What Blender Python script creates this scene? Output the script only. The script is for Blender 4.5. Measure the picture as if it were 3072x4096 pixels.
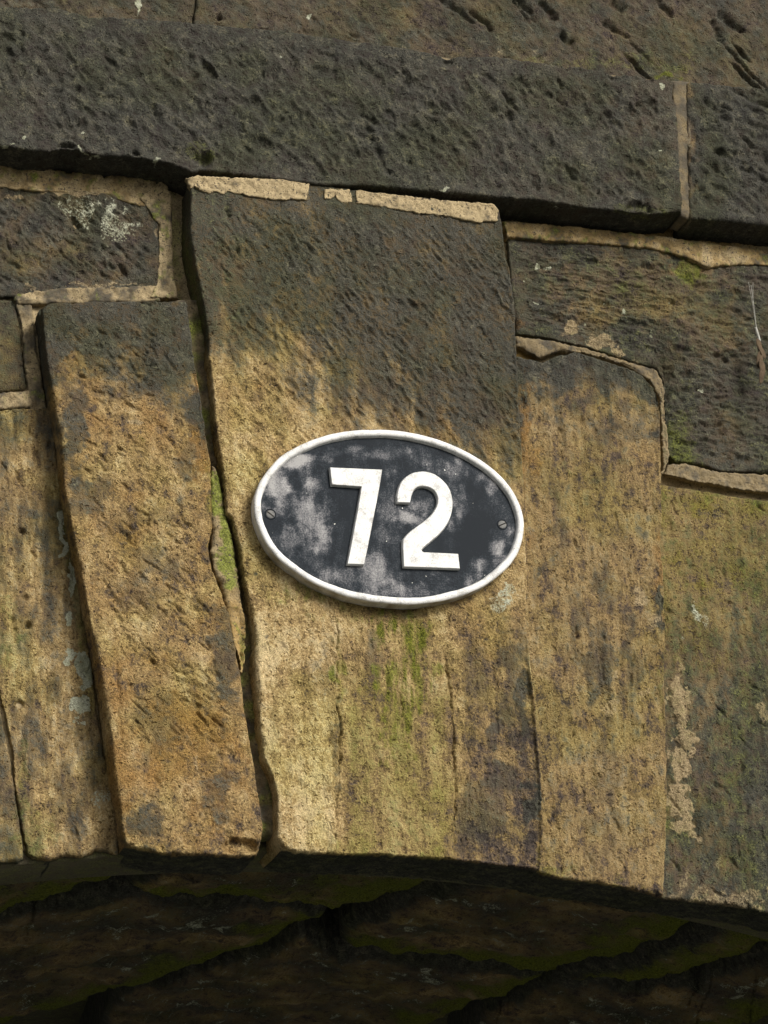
import bpy, math, random
import numpy as np
from mathutils import Matrix

# ------------------------------------------------------------------ scene, camera, sky, sun
for o in list(bpy.data.objects):
    bpy.data.objects.remove(o, do_unlink=True)
SC = bpy.context.scene
COL = SC.collection
FPX, IW, IH = 9000.0, 3072.0, 4096.0          # focal length and picture size in photo pixels
PITCH, YAW, ROLL, DIST = math.radians(22), math.radians(18), math.radians(4.5), 3.6


def cam_basis():
    f = np.array([math.sin(YAW) * math.cos(PITCH), math.cos(YAW) * math.cos(PITCH), math.sin(PITCH)])
    r0 = np.array([math.cos(YAW), -math.sin(YAW), 0.0])
    u0 = np.cross(r0, f)
    return (math.cos(ROLL) * r0 - math.sin(ROLL) * u0, math.cos(ROLL) * u0 + math.sin(ROLL) * r0, f)


CR, CU, CF = cam_basis()
CO = -DIST * CF
cd = bpy.data.cameras.new('camera')
cam = bpy.data.objects.new('camera', cd)
COL.objects.link(cam)
cd.sensor_fit = 'VERTICAL'
cd.sensor_height = 24.0
cd.lens = 24.0 * FPX / IH
cd.clip_start, cd.clip_end = 0.05, 2000
m = Matrix.Identity(4)
for i in range(3):
    m[i][0], m[i][1], m[i][2], m[i][3] = CR[i], CU[i], -CF[i], CO[i]
cam.matrix_world = m
SC.camera = cam

SUN_DIR = np.array([0.55, -0.90, 0.60])
SUN_DIR = SUN_DIR / np.linalg.norm(SUN_DIR)
W = bpy.data.worlds.new('World')
SC.world = W
W.use_nodes = True
wn, wl = W.node_tree.nodes, W.node_tree.links
wn.clear()
sky = wn.new('ShaderNodeTexSky')
sky.sky_type = 'NISHITA'
sky.sun_disc = False
sky.sun_elevation = math.asin(SUN_DIR[2])
sky.sun_rotation = math.atan2(SUN_DIR[0], SUN_DIR[1])
sky.air_density, sky.dust_density, sky.ozone_density = 1.0, 6.0, 0.3
bw = wn.new('ShaderNodeHueSaturation')           # thin overcast: most of the blue is gone
bw.inputs['Saturation'].default_value = 0.25
bg = wn.new('ShaderNodeBackground')
bg.inputs['Strength'].default_value = 0.08
wo = wn.new('ShaderNodeOutputWorld')
wl.new(sky.outputs[0], bw.inputs['Color'])
wl.new(bw.outputs[0], bg.inputs['Color'])
wl.new(bg.outputs[0], wo.inputs['Surface'])
sl = bpy.data.lights.new('sun', 'SUN')
sl.energy = 2.1
sl.angle = math.radians(20)
sl.color = (1.0, 0.95, 0.87)
so = bpy.data.objects.new('sun', sl)
COL.objects.link(so)
from mathutils import Vector
so.rotation_euler = Vector(SUN_DIR).to_track_quat('Z', 'Y').to_euler()
so.location = (3, -4, 6)
SC.view_settings.view_transform = 'Standard'
SC.view_settings.look = 'None'
SC.view_settings.gamma = 1.0
SC.view_settings.exposure = 0.42

# ------------------------------------------------------------------ picture <-> wall geometry
def unproj(uv, y):
    """photo pixel -> point on the plane at depth y of the wall"""
    uv = np.asarray(uv, float)
    d = CF + ((uv[..., 0:1] - IW / 2) / FPX) * CR - ((uv[..., 1:2] - IH / 2) / FPX) * CU
    t = (y - CO[1]) / d[..., 1:2]
    return CO + t * d


def proj(P):
    q = P - CO
    z = q @ CF
    return IW / 2 + FPX * (q @ CR) / z, IH / 2 - FPX * (q @ CU) / z


XC, ZC, KC = -0.25, -0.568, 0.148               # crown and curvature of the arch


def arch_z(x):
    return ZC - KC * (x - XC) ** 2


def unproj_barrel(uv, dz=0.0):
    uv = np.asarray(uv, float)
    d = CF + ((uv[..., 0:1] - IW / 2) / FPX) * CR - ((uv[..., 1:2] - IH / 2) / FPX) * CU
    z = np.full(uv.shape[:-1] + (1,), ZC + dz)
    for _ in range(25):
        t = (z - CO[2]) / d[..., 2:3]
        p = CO + t * d
        z = 0.5 * z + 0.5 * (arch_z(p[..., 0:1]) + dz)
    return p

# ------------------------------------------------------------------ noise
def _hash(ix, iy, seed):
    h = (ix.astype(np.uint32) * np.uint32(374761393) + iy.astype(np.uint32) * np.uint32(668265263)
         + np.uint32((seed * 2246822519 + 3266489917) & 0xffffffff))
    h = (h ^ (h >> np.uint32(13))) * np.uint32(1274126177)
    h = h ^ (h >> np.uint32(16))
    return h.astype(np.float64) / 4294967295.0


def pn(x, y, seed=0):
    x = np.asarray(x, float); y = np.asarray(y, float)
    ix = np.floor(x).astype(np.int64); iy = np.floor(y).astype(np.int64)
    fx = x - ix; fy = y - iy
    u = fx * fx * fx * (fx * (fx * 6 - 15) + 10); v = fy * fy * fy * (fy * (fy * 6 - 15) + 10)

    def g(a, b):
        an = _hash(ix + a, iy + b, seed) * 2 * math.pi
        return np.cos(an) * (fx - a) + np.sin(an) * (fy - b)
    n = (g(0, 0) * (1 - u) + g(1, 0) * u) * (1 - v) + (g(0, 1) * (1 - u) + g(1, 1) * u) * v
    return n * 1.5


def fbm(x, y, s, oct=4, seed=0, gain=0.5):
    """fractal noise, s = size of the largest feature (same unit as x, y)"""
    a, t, f = 1.0, 0.0, 1.0 / s
    tot = 0.0
    for k in range(oct):
        t = t + a * pn(x * f + 17.3 * k, y * f - 9.1 * k, seed + k * 7)
        tot += a; a *= gain; f *= 2.03
    return t / tot * 1.6


def ss(a, b, x):
    t = np.clip((x - a) / (b - a), 0, 1)
    return t * t * (3 - 2 * t)


def blobs(px, py, lst, seed=0, amp=0.75, size=90, lo=-.02, hi=0.6):
    """ragged patches: lst of (cx, cy, rx, ry, strength)"""
    wx = px + 40 * fbm(px, py, 120, 3, seed + 50); wy = py + 40 * fbm(px, py, 120, 3, seed + 60)
    n = fbm(px, py, size, 5, seed, 0.65)
    out = np.zeros_like(px)
    for b in lst:
        r = np.sqrt(((wx - b[0]) / b[2]) ** 2 + ((wy - b[1]) / b[3]) ** 2)
        out = np.maximum(out, b[4] * ss(lo, hi, 1.15 - r + amp * n))
    return out


def seg_dist(px, py, pts):
    """distance to a polyline and the position along it (0..1)"""
    pts = np.asarray(pts, float)
    best = np.full(px.shape, 1e9); along = np.zeros(px.shape)
    n = len(pts) - 1
    for i in range(n):
        a, b = pts[i], pts[i + 1]
        d = b - a
        t = np.clip(((px - a[0]) * d[0] + (py - a[1]) * d[1]) / (d @ d), 0, 1)
        q = np.hypot(px - a[0] - t * d[0], py - a[1] - t * d[1])
        k = q < best
        best[k] = q[k]; along[k] = ((i + t) / n)[k]
    return best, along


def worley(x, y, seed=0):
    ix = np.floor(x).astype(np.int64); iy = np.floor(y).astype(np.int64)
    best = np.full(x.shape, 9.0)
    for a in (-1, 0, 1):
        for b in (-1, 0, 1):
            cx = ix + a + .5 + .85 * (_hash(ix + a, iy + b, seed) - .5); cy = iy + b + .5 + .85 * (_hash(ix + a, iy + b, seed + 91) - .5)
            best = np.minimum(best, (x - cx) ** 2 + (y - cy) ** 2)
    return np.sqrt(best)


def scoops(X, Z, ln, wd, dp, ang, seed, warp=.004):
    """hammered face: overlapping hollows with ridges between them, drawn out along ang (degrees)"""
    X = X + warp * fbm(X, Z, .022, 3, seed + 3); Z = Z + warp * fbm(X, Z, .022, 3, seed + 4)
    a = math.radians(ang)
    s = (X * math.cos(a) + Z * math.sin(a)) / ln; t = (-X * math.sin(a) + Z * math.cos(a)) / wd
    t = t + .35 * fbm(s, t, 3.0, 2, seed + 5)
    f = worley(s, t, seed)
    g = _hash(np.floor(s).astype(np.int64), np.floor(t).astype(np.int64), seed + 7)
    return dp * (np.clip(f, 0, .75) ** 1.6 - .35)


def stamps(X, Z, n, seed, ln, wd, dp, ang, jit, weight=None, PX=None, PY=None, sharp=0.0):
    """chisel pecks: n elongated dents, ang/jit in degrees from +X"""
    rng = np.random.default_rng(seed)
    h = np.zeros_like(X)
    x0, x1, z0, z1 = X.min(), X.max(), Z.min(), Z.max()
    X, Z = X + .0035 * fbm(X, Z, .016, 3, seed + 40), Z + .0035 * fbm(X, Z, .016, 3, seed + 41)
    w = weight if weight is not None else np.ones_like(X)
    for _ in range(n):
        cx, cz = rng.uniform(x0, x1), rng.uniform(z0, z1)
        a = math.radians(ang + rng.normal() * jit)
        L = ln * rng.uniform(.55, 1.5); B = wd * rng.uniform(.6, 1.5); D = dp * rng.uniform(.35, 1.3)
        r = max(L, B)
        k = np.nonzero((np.abs(X - cx) < r) & (np.abs(Z - cz) < r))
        if len(k[0]) == 0:
            continue
        dx, dz = X[k] - cx, Z[k] - cz
        s = dx * math.cos(a) + dz * math.sin(a); t = -dx * math.sin(a) + dz * math.cos(a)
        t = t / B
        t = np.where(t > 0, t * (1 + sharp), t * (1 - .4 * sharp))
        q = np.clip(1 - (s / L) ** 2 - t * t, 0, 1)
        h[k] = np.minimum(h[k], -D * q ** .85)
    return h * w

# ------------------------------------------------------------------ materials
def nodes_of(name):
    mt = bpy.data.materials.new(name)
    mt.use_nodes = True
    nt = mt.node_tree
    nt.nodes.clear()
    return mt, nt


class NB:
    def __init__(s, nt):
        s.nt = nt

    def n(s, typ, **kw):
        o = s.nt.nodes.new(typ)
        for k, v in kw.items():
            setattr(o, k, v)
        return o

    def put(s, sock, v):
        if hasattr(v, 'is_linked') or hasattr(v, 'links'):
            s.nt.links.new(v, sock)
        else:
            sock.default_value = v

    def attr(s, name):
        return s.n('ShaderNodeAttribute', attribute_name=name).outputs['Fac']

    def noise(s, scale, detail=4, rough=.55, vec=None, dist=0.0):
        o = s.n('ShaderNodeTexNoise')
        o.inputs['Scale'].default_value = scale
        o.inputs['Detail'].default_value = detail
        o.inputs['Roughness'].default_value = rough
        o.inputs['Distortion'].default_value = dist
        if vec is not None:
            s.nt.links.new(vec, o.inputs['Vector'])
        return o.outputs['Fac']

    def math(s, op, a, b=0.0, clamp=False):
        o = s.n('ShaderNodeMath', operation=op, use_clamp=clamp)
        s.put(o.inputs[0], a); s.put(o.inputs[1], b)
        return o.outputs[0]

    def ramp(s, fac, stops):
        o = s.n('ShaderNodeValToRGB')
        e = o.color_ramp.elements
        while len(e) < len(stops):
            e.new(0.5)
        for i, (p, c) in enumerate(stops):
            e[i].position = p
            e[i].color = (c[0], c[1], c[2], 1)
        s.put(o.inputs[0], fac)
        return o.outputs[0]

    def mix(s, fac, a, b, typ='MIX'):
        o = s.n('ShaderNodeMix', data_type='RGBA', blend_type=typ)
        o.clamp_factor = True
        s.put(o.inputs[0], fac)
        for sock, v in ((o.inputs[6], a), (o.inputs[7], b)):
            if isinstance(v, tuple):
                sock.default_value = (v[0], v[1], v[2], 1)
            else:
                s.nt.links.new(v, sock)
        return o.outputs[2]

    def smooth(s, v, lo, hi):
        o = s.n('ShaderNodeMapRange', interpolation_type='SMOOTHSTEP')
        s.put(o.inputs[0], v)
        o.inputs[1].default_value = lo; o.inputs[2].default_value = hi
        return o.outputs[0]

    def finish(s, color, rough, height=None, bump=.4, dist=.002, metal=0.0, spec=.25):
        p = s.n('ShaderNodeBsdfPrincipled')
        out = s.n('ShaderNodeOutputMaterial')
        s.put(p.inputs['Base Color'], color if not isinstance(color, tuple) else (*color, 1))
        s.put(p.inputs['Roughness'], rough)
        s.put(p.inputs['Metallic'], metal)
        p.inputs['Specular IOR Level'].default_value = spec
        if height is not None:
            b = s.n('ShaderNodeBump')
            b.inputs['Strength'].default_value = bump
            b.inputs['Distance'].default_value = dist
            s.put(b.inputs['Height'], height)
            s.nt.links.new(b.outputs[0], p.inputs['Normal'])
        s.nt.links.new(p.outputs[0], out.inputs[0])


def sandstone(name):
    mt, nt = nodes_of(name)
    b = NB(nt)
    co = b.n('ShaderNodeTexCoord').outputs['Object']
    big = b.noise(14, 4, .65, co)
    mid = b.noise(62, 5, .68, co)
    fine = b.noise(300, 3, .7, co)
    grit = b.noise(720, 2, .7, co)
    soot_shade, ochre, moss = b.attr('soot_shade'), b.attr('ochre'), b.attr('moss')
    lich, tone, pale = b.attr('lichen'), b.attr('tone'), b.attr('pale')
    cen = lambda v, k: b.math('MULTIPLY', b.math('SUBTRACT', v, .5), k)
    # bare sandstone, from purple brown beds to pale tan ones
    t = b.math('ADD', b.math('ADD', tone, cen(big, 1.1)), cen(mid, 1.5))
    t = b.math('ADD', t, cen(fine, 1.0))
    bare = b.ramp(t, [(0.0, (.062, .050, .048)), (.25, (.135, .100, .070)), (.50, (.268, .186, .086)),
                      (.76, (.455, .330, .155)), (1.0, (.635, .50, .28))])
    oc = b.smooth(b.math('ADD', ochre, cen(mid, 1.6)), .2, 1.0)
    bare = b.mix(oc, bare, b.ramp(fine, [(.3, (.20, .112, .045)), (.7, (.42, .25, .085))]))
    # black crust, thin enough in places for the stone to show
    sootc = b.ramp(b.math('ADD', b.math('MULTIPLY', mid, .6), b.math('ADD', b.math('MULTIPLY', big, .15), b.math('MULTIPLY', fine, .25))),
                   [(.34, (.024, .025, .0235)), (.44, (.046, .046, .041)), (.53, (.075, .073, .061)), (.66, (.165, .150, .11))])
    sm = b.math('ADD', b.math('ADD', soot_shade, cen(big, .7)), cen(mid, 1.7))
    sm = b.math('ADD', sm, cen(fine, 1.2))
    c = b.mix(b.smooth(sm, .08, .95), bare, sootc)
    film = b.smooth(b.noise(9, 3, .6, co), .42, .66)
    c = b.mix(b.math('MULTIPLY', film, .5), c, (.82, .92, .60), 'MULTIPLY')
    # pale mortar smears
    pm = b.math('MULTIPLY', b.smooth(b.math('ADD', pale, b.math('ADD', cen(mid, .9), cen(fine, .5))), .32, .72), .85)
    c = b.mix(pm, c, b.ramp(fine, [(.3, (.28, .21, .115)), (.7, (.47, .37, .22))]))
    # green algae film and moss
    mm = b.math('MULTIPLY', b.smooth(b.math('ADD', moss, b.math('ADD', cen(mid, 1.2), cen(fine, .6))), .1, 1.05), .9)
    c = b.mix(mm, c, b.ramp(fine, [(.3, (.070, .086, .008)), (.7, (.205, .225, .030))]))
    lm = b.smooth(b.math('ADD', lich, b.math('ADD', cen(fine, 1.3), cen(mid, .9))), .45, .8)
    c = b.mix(lm, c, b.ramp(mid, [(.35, (.30, .31, .20)), (.65, (.50, .51, .40))]))
    # quartz grains
    g = b.math('ADD', b.math('MULTIPLY', grit, .65), b.math('MULTIPLY', fine, .35))
    c = b.mix(.85, c, b.ramp(g, [(.30, (.35, .34, .33)), (.45, (.85, .85, .84)), (.55, (1.08, 1.08, 1.07)), (.68, (1.8, 1.75, 1.65))]), 'MULTIPLY')
    # small open pits with dirt in them
    pitn = b.noise(150, 2, .6, co)
    pit = b.smooth(pitn, .40, .30)
    c = b.mix(b.math('MULTIPLY', pit, .5), c, (.42, .38, .33), 'MULTIPLY')
    h = b.math('ADD', b.math('MULTIPLY', mid, .8), b.math('ADD', b.math('MULTIPLY', fine, .8), b.math('MULTIPLY', grit, .5)))
    h = b.math('SUBTRACT', h, b.math('MULTIPLY', pit, .5))
    b.finish(c, .92, h, 1.0, .0050, spec=.1)
    return mt


def mortar_mat(name, dark=(.14, .105, .056), light=(.40, .315, .18)):
    mt, nt = nodes_of(name)
    b = NB(nt)
    co = b.n('ShaderNodeTexCoord').outputs['Object']
    mid = b.noise(60, 5, .62, co)
    fine = b.noise(380, 3, .6, co)
    spk = b.noise(210, 2, .5, co)
    soot_shade, moss, ochre, tone = b.attr('soot_shade'), b.attr('moss'), b.attr('ochre'), b.attr('tone')
    f = b.math('ADD', b.math('MULTIPLY', mid, .7), b.math('MULTIPLY', fine, .3))
    f = b.math('ADD', f, b.math('SUBTRACT', tone, .5))
    c = b.ramp(f, [(.25, dark), (.72, light)])
    oc = b.smooth(b.math('ADD', ochre, b.math('MULTIPLY', b.math('SUBTRACT', mid, .5), .8)), .2, .9)
    c = b.mix(oc, c, (.36, .23, .07))
    sm = b.smooth(b.math('ADD', soot_shade, b.math('ADD', b.math('MULTIPLY', b.math('SUBTRACT', mid, .5), 1.6), b.math('MULTIPLY', b.math('SUBTRACT', fine, .5), .8))), .15, .9)
    c = b.mix(sm, c, (.085, .074, .055))
    mm = b.smooth(b.math('ADD', moss, b.math('MULTIPLY', b.math('SUBTRACT', mid, .5), .8)), .2, .9)
    c = b.mix(mm, c, b.ramp(fine, [(.3, (.09, .10, .016)), (.7, (.24, .26, .06))]))
    c = b.mix(b.smooth(spk, .60, .68), c, (.10, .08, .055))
    c = b.mix(.8, c, b.ramp(fine, [(.3, (.5, .48, .45)), (.5, (.95, .95, .95)), (.7, (1.25, 1.25, 1.22))]), 'MULTIPLY')
    h = b.math('ADD', b.math('MULTIPLY', mid, .6), b.math('MULTIPLY', fine, .5))
    b.finish(c, .92, h, .6, .003)
    return mt


def paint_mat():
    """faded black paint, chalky and scuffed"""
    mt, nt = nodes_of('faded_black_paint')
    b = NB(nt)
    co = b.n('ShaderNodeTexCoord').outputs['Object']
    mp = b.n('ShaderNodeMapping')
    mp.inputs['Scale'].default_value = (1.7, 1, .55)
    mp.inputs['Rotation'].default_value = (0, .35, 0)
    b.nt.links.new(co, mp.inputs[0])
    big = b.noise(13, 8, .72, mp.outputs[0], .25)
    mid = b.noise(46, 5, .65, co)
    fine = b.noise(420, 3, .7, co)
    chalk = b.attr('chalk')
    f = b.math('ADD', b.math('MULTIPLY', big, .75), b.math('MULTIPLY', mid, .25))
    f = b.math('ADD', f, b.math('MULTIPLY', b.math('SUBTRACT', fine, .5), .75))
    f = b.math('ADD', f, b.math('SUBTRACT', chalk, .34))
    c = b.ramp(f, [(.34, (.013, .017, .022)), (.48, (.026, .032, .039)), (.60, (.062, .067, .075)), (.75, (.17, .17, .178)), (.95, (.36, .355, .35))])
    chips = b.smooth(b.noise(170, 2, .4, co), .775, .785)
    c = b.mix(chips, c, (.7, .7, .66))
    b.finish(c, b.ramp(f, [(.4, (.5, .5, .5)), (.65, (.8, .8, .8))]), fine, .12, .0006, spec=.05)
    return mt


def alloy_mat(name, lo, hi, metal=.0):
    mt, nt = nodes_of(name)
    b = NB(nt)
    co = b.n('ShaderNodeTexCoord').outputs['Object']
    mid = b.noise(55, 5, .65, co)
    fine = b.noise(500, 3, .65, co)
    grime_shade = b.attr('grime_shade')
    f = b.math('ADD', b.math('MULTIPLY', mid, .6), b.math('MULTIPLY', fine, .4))
    c = b.ramp(f, [(.36, lo), (.52, hi), (.8, tuple(min(1, x * 1.08) for x in hi))])
    pit = b.smooth(b.noise(260, 2, .5, co), .70, .74)
    c = b.mix(b.math('MULTIPLY', pit, .7), c, (.22, .2, .17))
    gm = b.smooth(b.math('ADD', grime_shade, b.math('MULTIPLY', b.math('SUBTRACT', mid, .5), 1.0)), .3, .9)
    c = b.mix(gm, c, (.24, .21, .15))
    b.finish(c, .55, fine, .2, .0008, metal=metal, spec=.45)
    return mt


def plain_mat(name, stops, scale, rough=.9, bump=.4):
    mt, nt = nodes_of(name)
    b = NB(nt)
    co = b.n('ShaderNodeTexCoord').outputs['Object']
    n = b.noise(scale, 6, .65, co)
    b.finish(b.ramp(n, stops), rough, n, bump, .01)
    return mt


M_STONE = sandstone('weathered_sandstone')
M_MORTAR = mortar_mat('lime_mortar')
M_PAINT = paint_mat()
M_ALLOY = alloy_mat('white_painted_alloy', (.40, .395, .375), (.74, .74, .72))
M_SCREW = alloy_mat('dull_screw_metal', (.04, .042, .042), (.10, .10, .095), .2)
M_GROUND = plain_mat('earth_path', [(.3, (.085, .088, .078)), (.7, (.19, .195, .175))], 3)
M_MOSS = plain_mat('moss_leaf', [(.3, (.07, .10, .014)), (.7, (.19, .23, .04))], 60)
M_WEB = plain_mat('cobweb_silk', [(.3, (.34, .33, .29)), (.7, (.46, .45, .41))], 40)
M_LEAF = plain_mat('dead_leaf', [(.3, (.06, .04, .025)), (.7, (.14, .10, .06))], 90)

# ------------------------------------------------------------------ meshes
MASKS = ('soot_shade', 'ochre', 'moss', 'lichen', 'tone', 'pale', 'grime_shade', 'chalk', 'tool', 'ridge', 'strata')


def make(name, V, Q, mat, parent=None, masks=None, smooth=True, tris=None):
    me = bpy.data.meshes.new(name)
    V = np.asarray(V, np.float32)
    if isinstance(Q, np.ndarray) and Q.ndim == 2 and Q.shape[1] == 4 or tris:
        Q = np.asarray(Q, np.int32)
        k = Q.shape[1]
        me.vertices.add(len(V)); me.vertices.foreach_set('co', V.ravel())
        me.loops.add(Q.size); me.loops.foreach_set('vertex_index', Q.ravel())
        me.polygons.add(len(Q))
        me.polygons.foreach_set('loop_start', np.arange(0, Q.size, k, dtype=np.int32))
        me.update(calc_edges=True)
    else:
        me.from_pydata([tuple(map(float, v)) for v in V], [], Q)
    me.polygons.foreach_set('use_smooth', np.full(len(me.polygons), smooth))
    for kx in MASKS:
        if masks and kx in masks:
            a = me.attributes.new(kx, 'FLOAT', 'POINT')
            arr = np.broadcast_to(np.asarray(masks[kx], np.float32), (len(V),)).astype(np.float32)
            a.data.foreach_set('value', np.ascontiguousarray(arr))
    me.validate()
    me.update()
    me.materials.append(mat)
    o = bpy.data.objects.new(name, me)
    COL.objects.link(o)
    if parent is not None:
        o.parent = parent
    return o


def resample(P, n, us=None):
    P = np.asarray(P, float)
    if us is None:
        s = np.r_[0, np.cumsum(np.linalg.norm(np.diff(P, axis=0), axis=1))]
        us = s / s[-1]
    t = np.linspace(0, 1, n)
    return np.stack([np.interp(t, us, P[:, i]) for i in range(P.shape[1])], 1)


def rag(P, amp, seed):
    s = np.r_[0, np.cumsum(np.linalg.norm(np.diff(P, axis=0), axis=1))]
    a = fbm(s, s * 0 + seed * 1.7, .014, 4, seed, .8) * amp
    b = fbm(s, s * 0 + seed * 3.1, .014, 4, seed + 5, .8) * amp
    Q = P.copy()
    Q[:, 0] += a; Q[:, -1] += b
    return Q


def grid_quads(nu, nv, off=0):
    i = np.arange(nu * nv).reshape(nv, nu) + off
    return np.stack([i[:-1, :-1].ravel(), i[1:, :-1].ravel(), i[1:, 1:].ravel(), i[:-1, 1:].ravel()], 1)


def stone(name, parent, T, B, L=None, R=None, face=.02, back=.10, sp=.0025, disp=None, mask=None,
          rnd=(.006, .006, .006, .006), ragged=.0016, seed=1, mat=None, grime_shade=False, usT=None, usB=None, chips=.5, label=None):
    """one dressed stone: T/B run left to right, L/R top to bottom, all in photo pixels on the face plane.
    The outline is set out on the wall, the face is relief geometry and the sides go back into the wall."""
    c = lambda P: unproj(np.array(P, float), -face)[:, [0, 2]]
    T, B = c(T), c(B)
    L = c(L) if L is not None else np.array([T[0], B[0]])
    R = c(R) if R is not None else np.array([T[-1], B[-1]])
    plen = lambda P: np.linalg.norm(np.diff(P, axis=0), axis=1).sum()
    nu = max(6, int(max(plen(T), plen(B)) / sp)); nv = max(6, int(max(plen(L), plen(R)) / sp))
    T = rag(resample(T, nu, usT), ragged, seed + 1); B = rag(resample(B, nu, usB), ragged, seed + 2)
    L = rag(resample(L, nv), ragged, seed + 3); R = rag(resample(R, nv), ragged, seed + 4)
    v = np.linspace(0, 1, nv)[:, None]
    L = L + (1 - v) * (T[0] - L[0]) + v * (B[0] - L[-1])
    R = R + (1 - v) * (T[-1] - R[0]) + v * (B[-1] - R[-1])
    u = np.linspace(0, 1, nu)[None, :, None]; w = v[:, :, None]
    P = ((1 - w) * T[None] + w * B[None] + (1 - u) * L[:, None] + u * R[:, None]
         - ((1 - u) * (1 - w) * T[0] + u * (1 - w) * T[-1] + (1 - u) * w * B[0] + u * w * B[-1]))
    X, Z = P[..., 0], P[..., 1]
    px, py = proj(np.stack([X, np.full_like(X, -face), Z], -1).reshape(-1, 3))
    px, py = px.reshape(X.shape), py.reshape(X.shape)
    Wd = np.hypot(*(P[:, -1] - P[:, 0]).T)[:, None]; Hd = np.hypot(*(P[-1] - P[0]).T)[None, :]
    uu = np.linspace(0, 1, nu)[None]
    dt, dr, db, dl = v * Hd, (1 - uu) * Wd, (1 - v) * Hd, uu * Wd
    h = np.zeros_like(X)
    en = .62 + .45 * fbm(X, Z, .03, 5, seed + 11, .7) + chips * 6 * np.clip(fbm(X, Z, .03, 4, seed + 12, .65) - .28, 0, 1)
    for dd, r in zip((dt, dr, db, dl), rnd):
        rr = np.maximum(r * en, .0006)
        q = np.clip(1 - dd / rr, 0, 1)
        h = h - rr * .9 * (1 - np.sqrt(np.clip(1 - q * q, 0, 1)))
    d = np.minimum(np.minimum(dt, db), np.minimum(dl, dr))
    ctx = dict(X=X, Z=Z, px=px, py=py, d=d, dt=dt, dr=dr, db=db, dl=dl, seed=seed)
    if disp:
        h = h + disp(ctx) * ss(0, .006, d)
    Y = -face - h
    V = [np.stack([X, Y, Z], -1).reshape(-1, 3)]
    Q = [grid_quads(nu, nv)]
    idx = np.arange(nu * nv).reshape(nv, nu)
    ring = np.r_[idx[0, :], idx[1:, -1], idx[-1, -2::-1], idx[-2:0:-1, 0]]
    ring_ix = ring
    prev = ring
    base = V[0][ring]
    off = nu * nv
    cen = base.mean(0)
    for k, fr in enumerate((.05, .13, .27, .55, 1.0)):
        nb = base.copy()
        nb[:, 1] = base[:, 1] * (1 - fr) + (-face + back) * fr
        jx = fbm(base[:, 0] * 3 + base[:, 2] * 3, nb[:, 1], .03, 3, seed + 20 + k) * .0022
        dirv = base - cen; dirv[:, 1] = 0
        dirv /= np.linalg.norm(dirv, axis=1)[:, None] + 1e-9
        nb += dirv * (jx - .0012 * fr)[:, None]
        V.append(nb)
        cur = off + np.arange(len(ring)); off += len(ring)
        Q.append(np.stack([prev, np.roll(prev, -1), np.roll(cur, -1), cur], 1))
        prev = cur
    V = np.concatenate(V); Q = np.concatenate(Q)
    ax, ay = proj(V)
    mk = dict(soot_shade=.4, ochre=.1, moss=.0, lichen=.0, tone=.5, pale=.0, tool=.25, ridge=.0, strata=.0)
    if mask:
        mk.update(mask(ax, ay, V[:, 0], V[:, 2]))
    if grime_shade:                                   # ring undersides painted dark for shade, along with soot and moss stain
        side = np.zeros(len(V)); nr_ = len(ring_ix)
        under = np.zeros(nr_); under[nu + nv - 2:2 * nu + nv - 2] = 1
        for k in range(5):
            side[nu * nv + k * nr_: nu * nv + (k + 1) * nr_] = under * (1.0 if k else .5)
        mk['soot_shade'] = np.asarray(mk['soot_shade']) * (1 - side) + 1.15 * side
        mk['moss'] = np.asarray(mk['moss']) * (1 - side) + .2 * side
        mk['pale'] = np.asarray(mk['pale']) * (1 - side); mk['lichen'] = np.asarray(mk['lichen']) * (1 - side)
    o = make(name, V, Q, mat or M_STONE, parent, mk)
    if label:
        o['label'] = label
    return o

# ------------------------------------------------------------------ the bridge
bridge = bpy.data.objects.new('stone_bridge', None)
COL.objects.link(bridge)
bridge.location = (0, 0, 0)
bridge['label'] = 'weathered sandstone arch bridge with sooty string course and wedge-shaped ring stones'
bridge['category'] = 'bridge'
GROUND_Z = CO[2] - 1.6
Z1 = lambda x, y: (x / 1.08, y / 1.08)
Z2 = lambda x, y: (1536 + x / 1.08, y / 1.08)
Z3 = lambda x, y: (x / 1.08, 1024 + y / 1.08)
Z4 = lambda x, y: (1536 + x / 1.08, 1024 + y / 1.08)
Z5 = lambda x, y: (x / 1.08, 2048 + y / 1.08)
Z6 = lambda x, y: (1536 + x / 1.08, 2048 + y / 1.08)
Z7 = lambda x, y: (x / 1.08, 3072 + y / 1.08)
Z8 = lambda x, y: (1536 + x / 1.08, 3072 + y / 1.08)


def bed(name, x0, x1, zf0, zf1, y, sp, mask, back=.25, rough=.004, seed=3):
    """a slab of mortar and core behind a run of stones"""
    nu = int((x1 - x0) / sp)
    xs = np.linspace(x0, x1, nu)
    lo, hi = zf0(xs), zf1(xs)
    nv = int((hi - lo).max() / sp)
    v = np.linspace(0, 1, nv)[:, None]
    X = np.broadcast_to(xs[None], (nv, nu)); Z = hi[None] * (1 - v) + lo[None] * v
    Y = y - rough * fbm(X, Z, .045, 5, seed, .6) - rough * .8 * fbm(X, Z, .2, 2, seed + 3)
    V = [np.stack([X, Y, Z], -1).reshape(-1, 3)]
    idx = np.arange(nu * nv).reshape(nv, nu)
    ring = np.r_[idx[0, :], idx[1:, -1], idx[-1, -2::-1], idx[-2:0:-1, 0]]
    bk = V[0][ring].copy(); bk[:, 1] = y + back
    V.append(bk)
    cur = nu * nv + np.arange(len(ring))
    Q = np.concatenate([grid_quads(nu, nv), np.stack([ring, np.roll(ring, -1), np.roll(cur, -1), cur], 1)])
    V = np.concatenate(V)
    px, py = proj(V)
    return make(name, V, Q, M_MORTAR, bridge, mask(px, py, V[:, 0], V[:, 2]))


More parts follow.
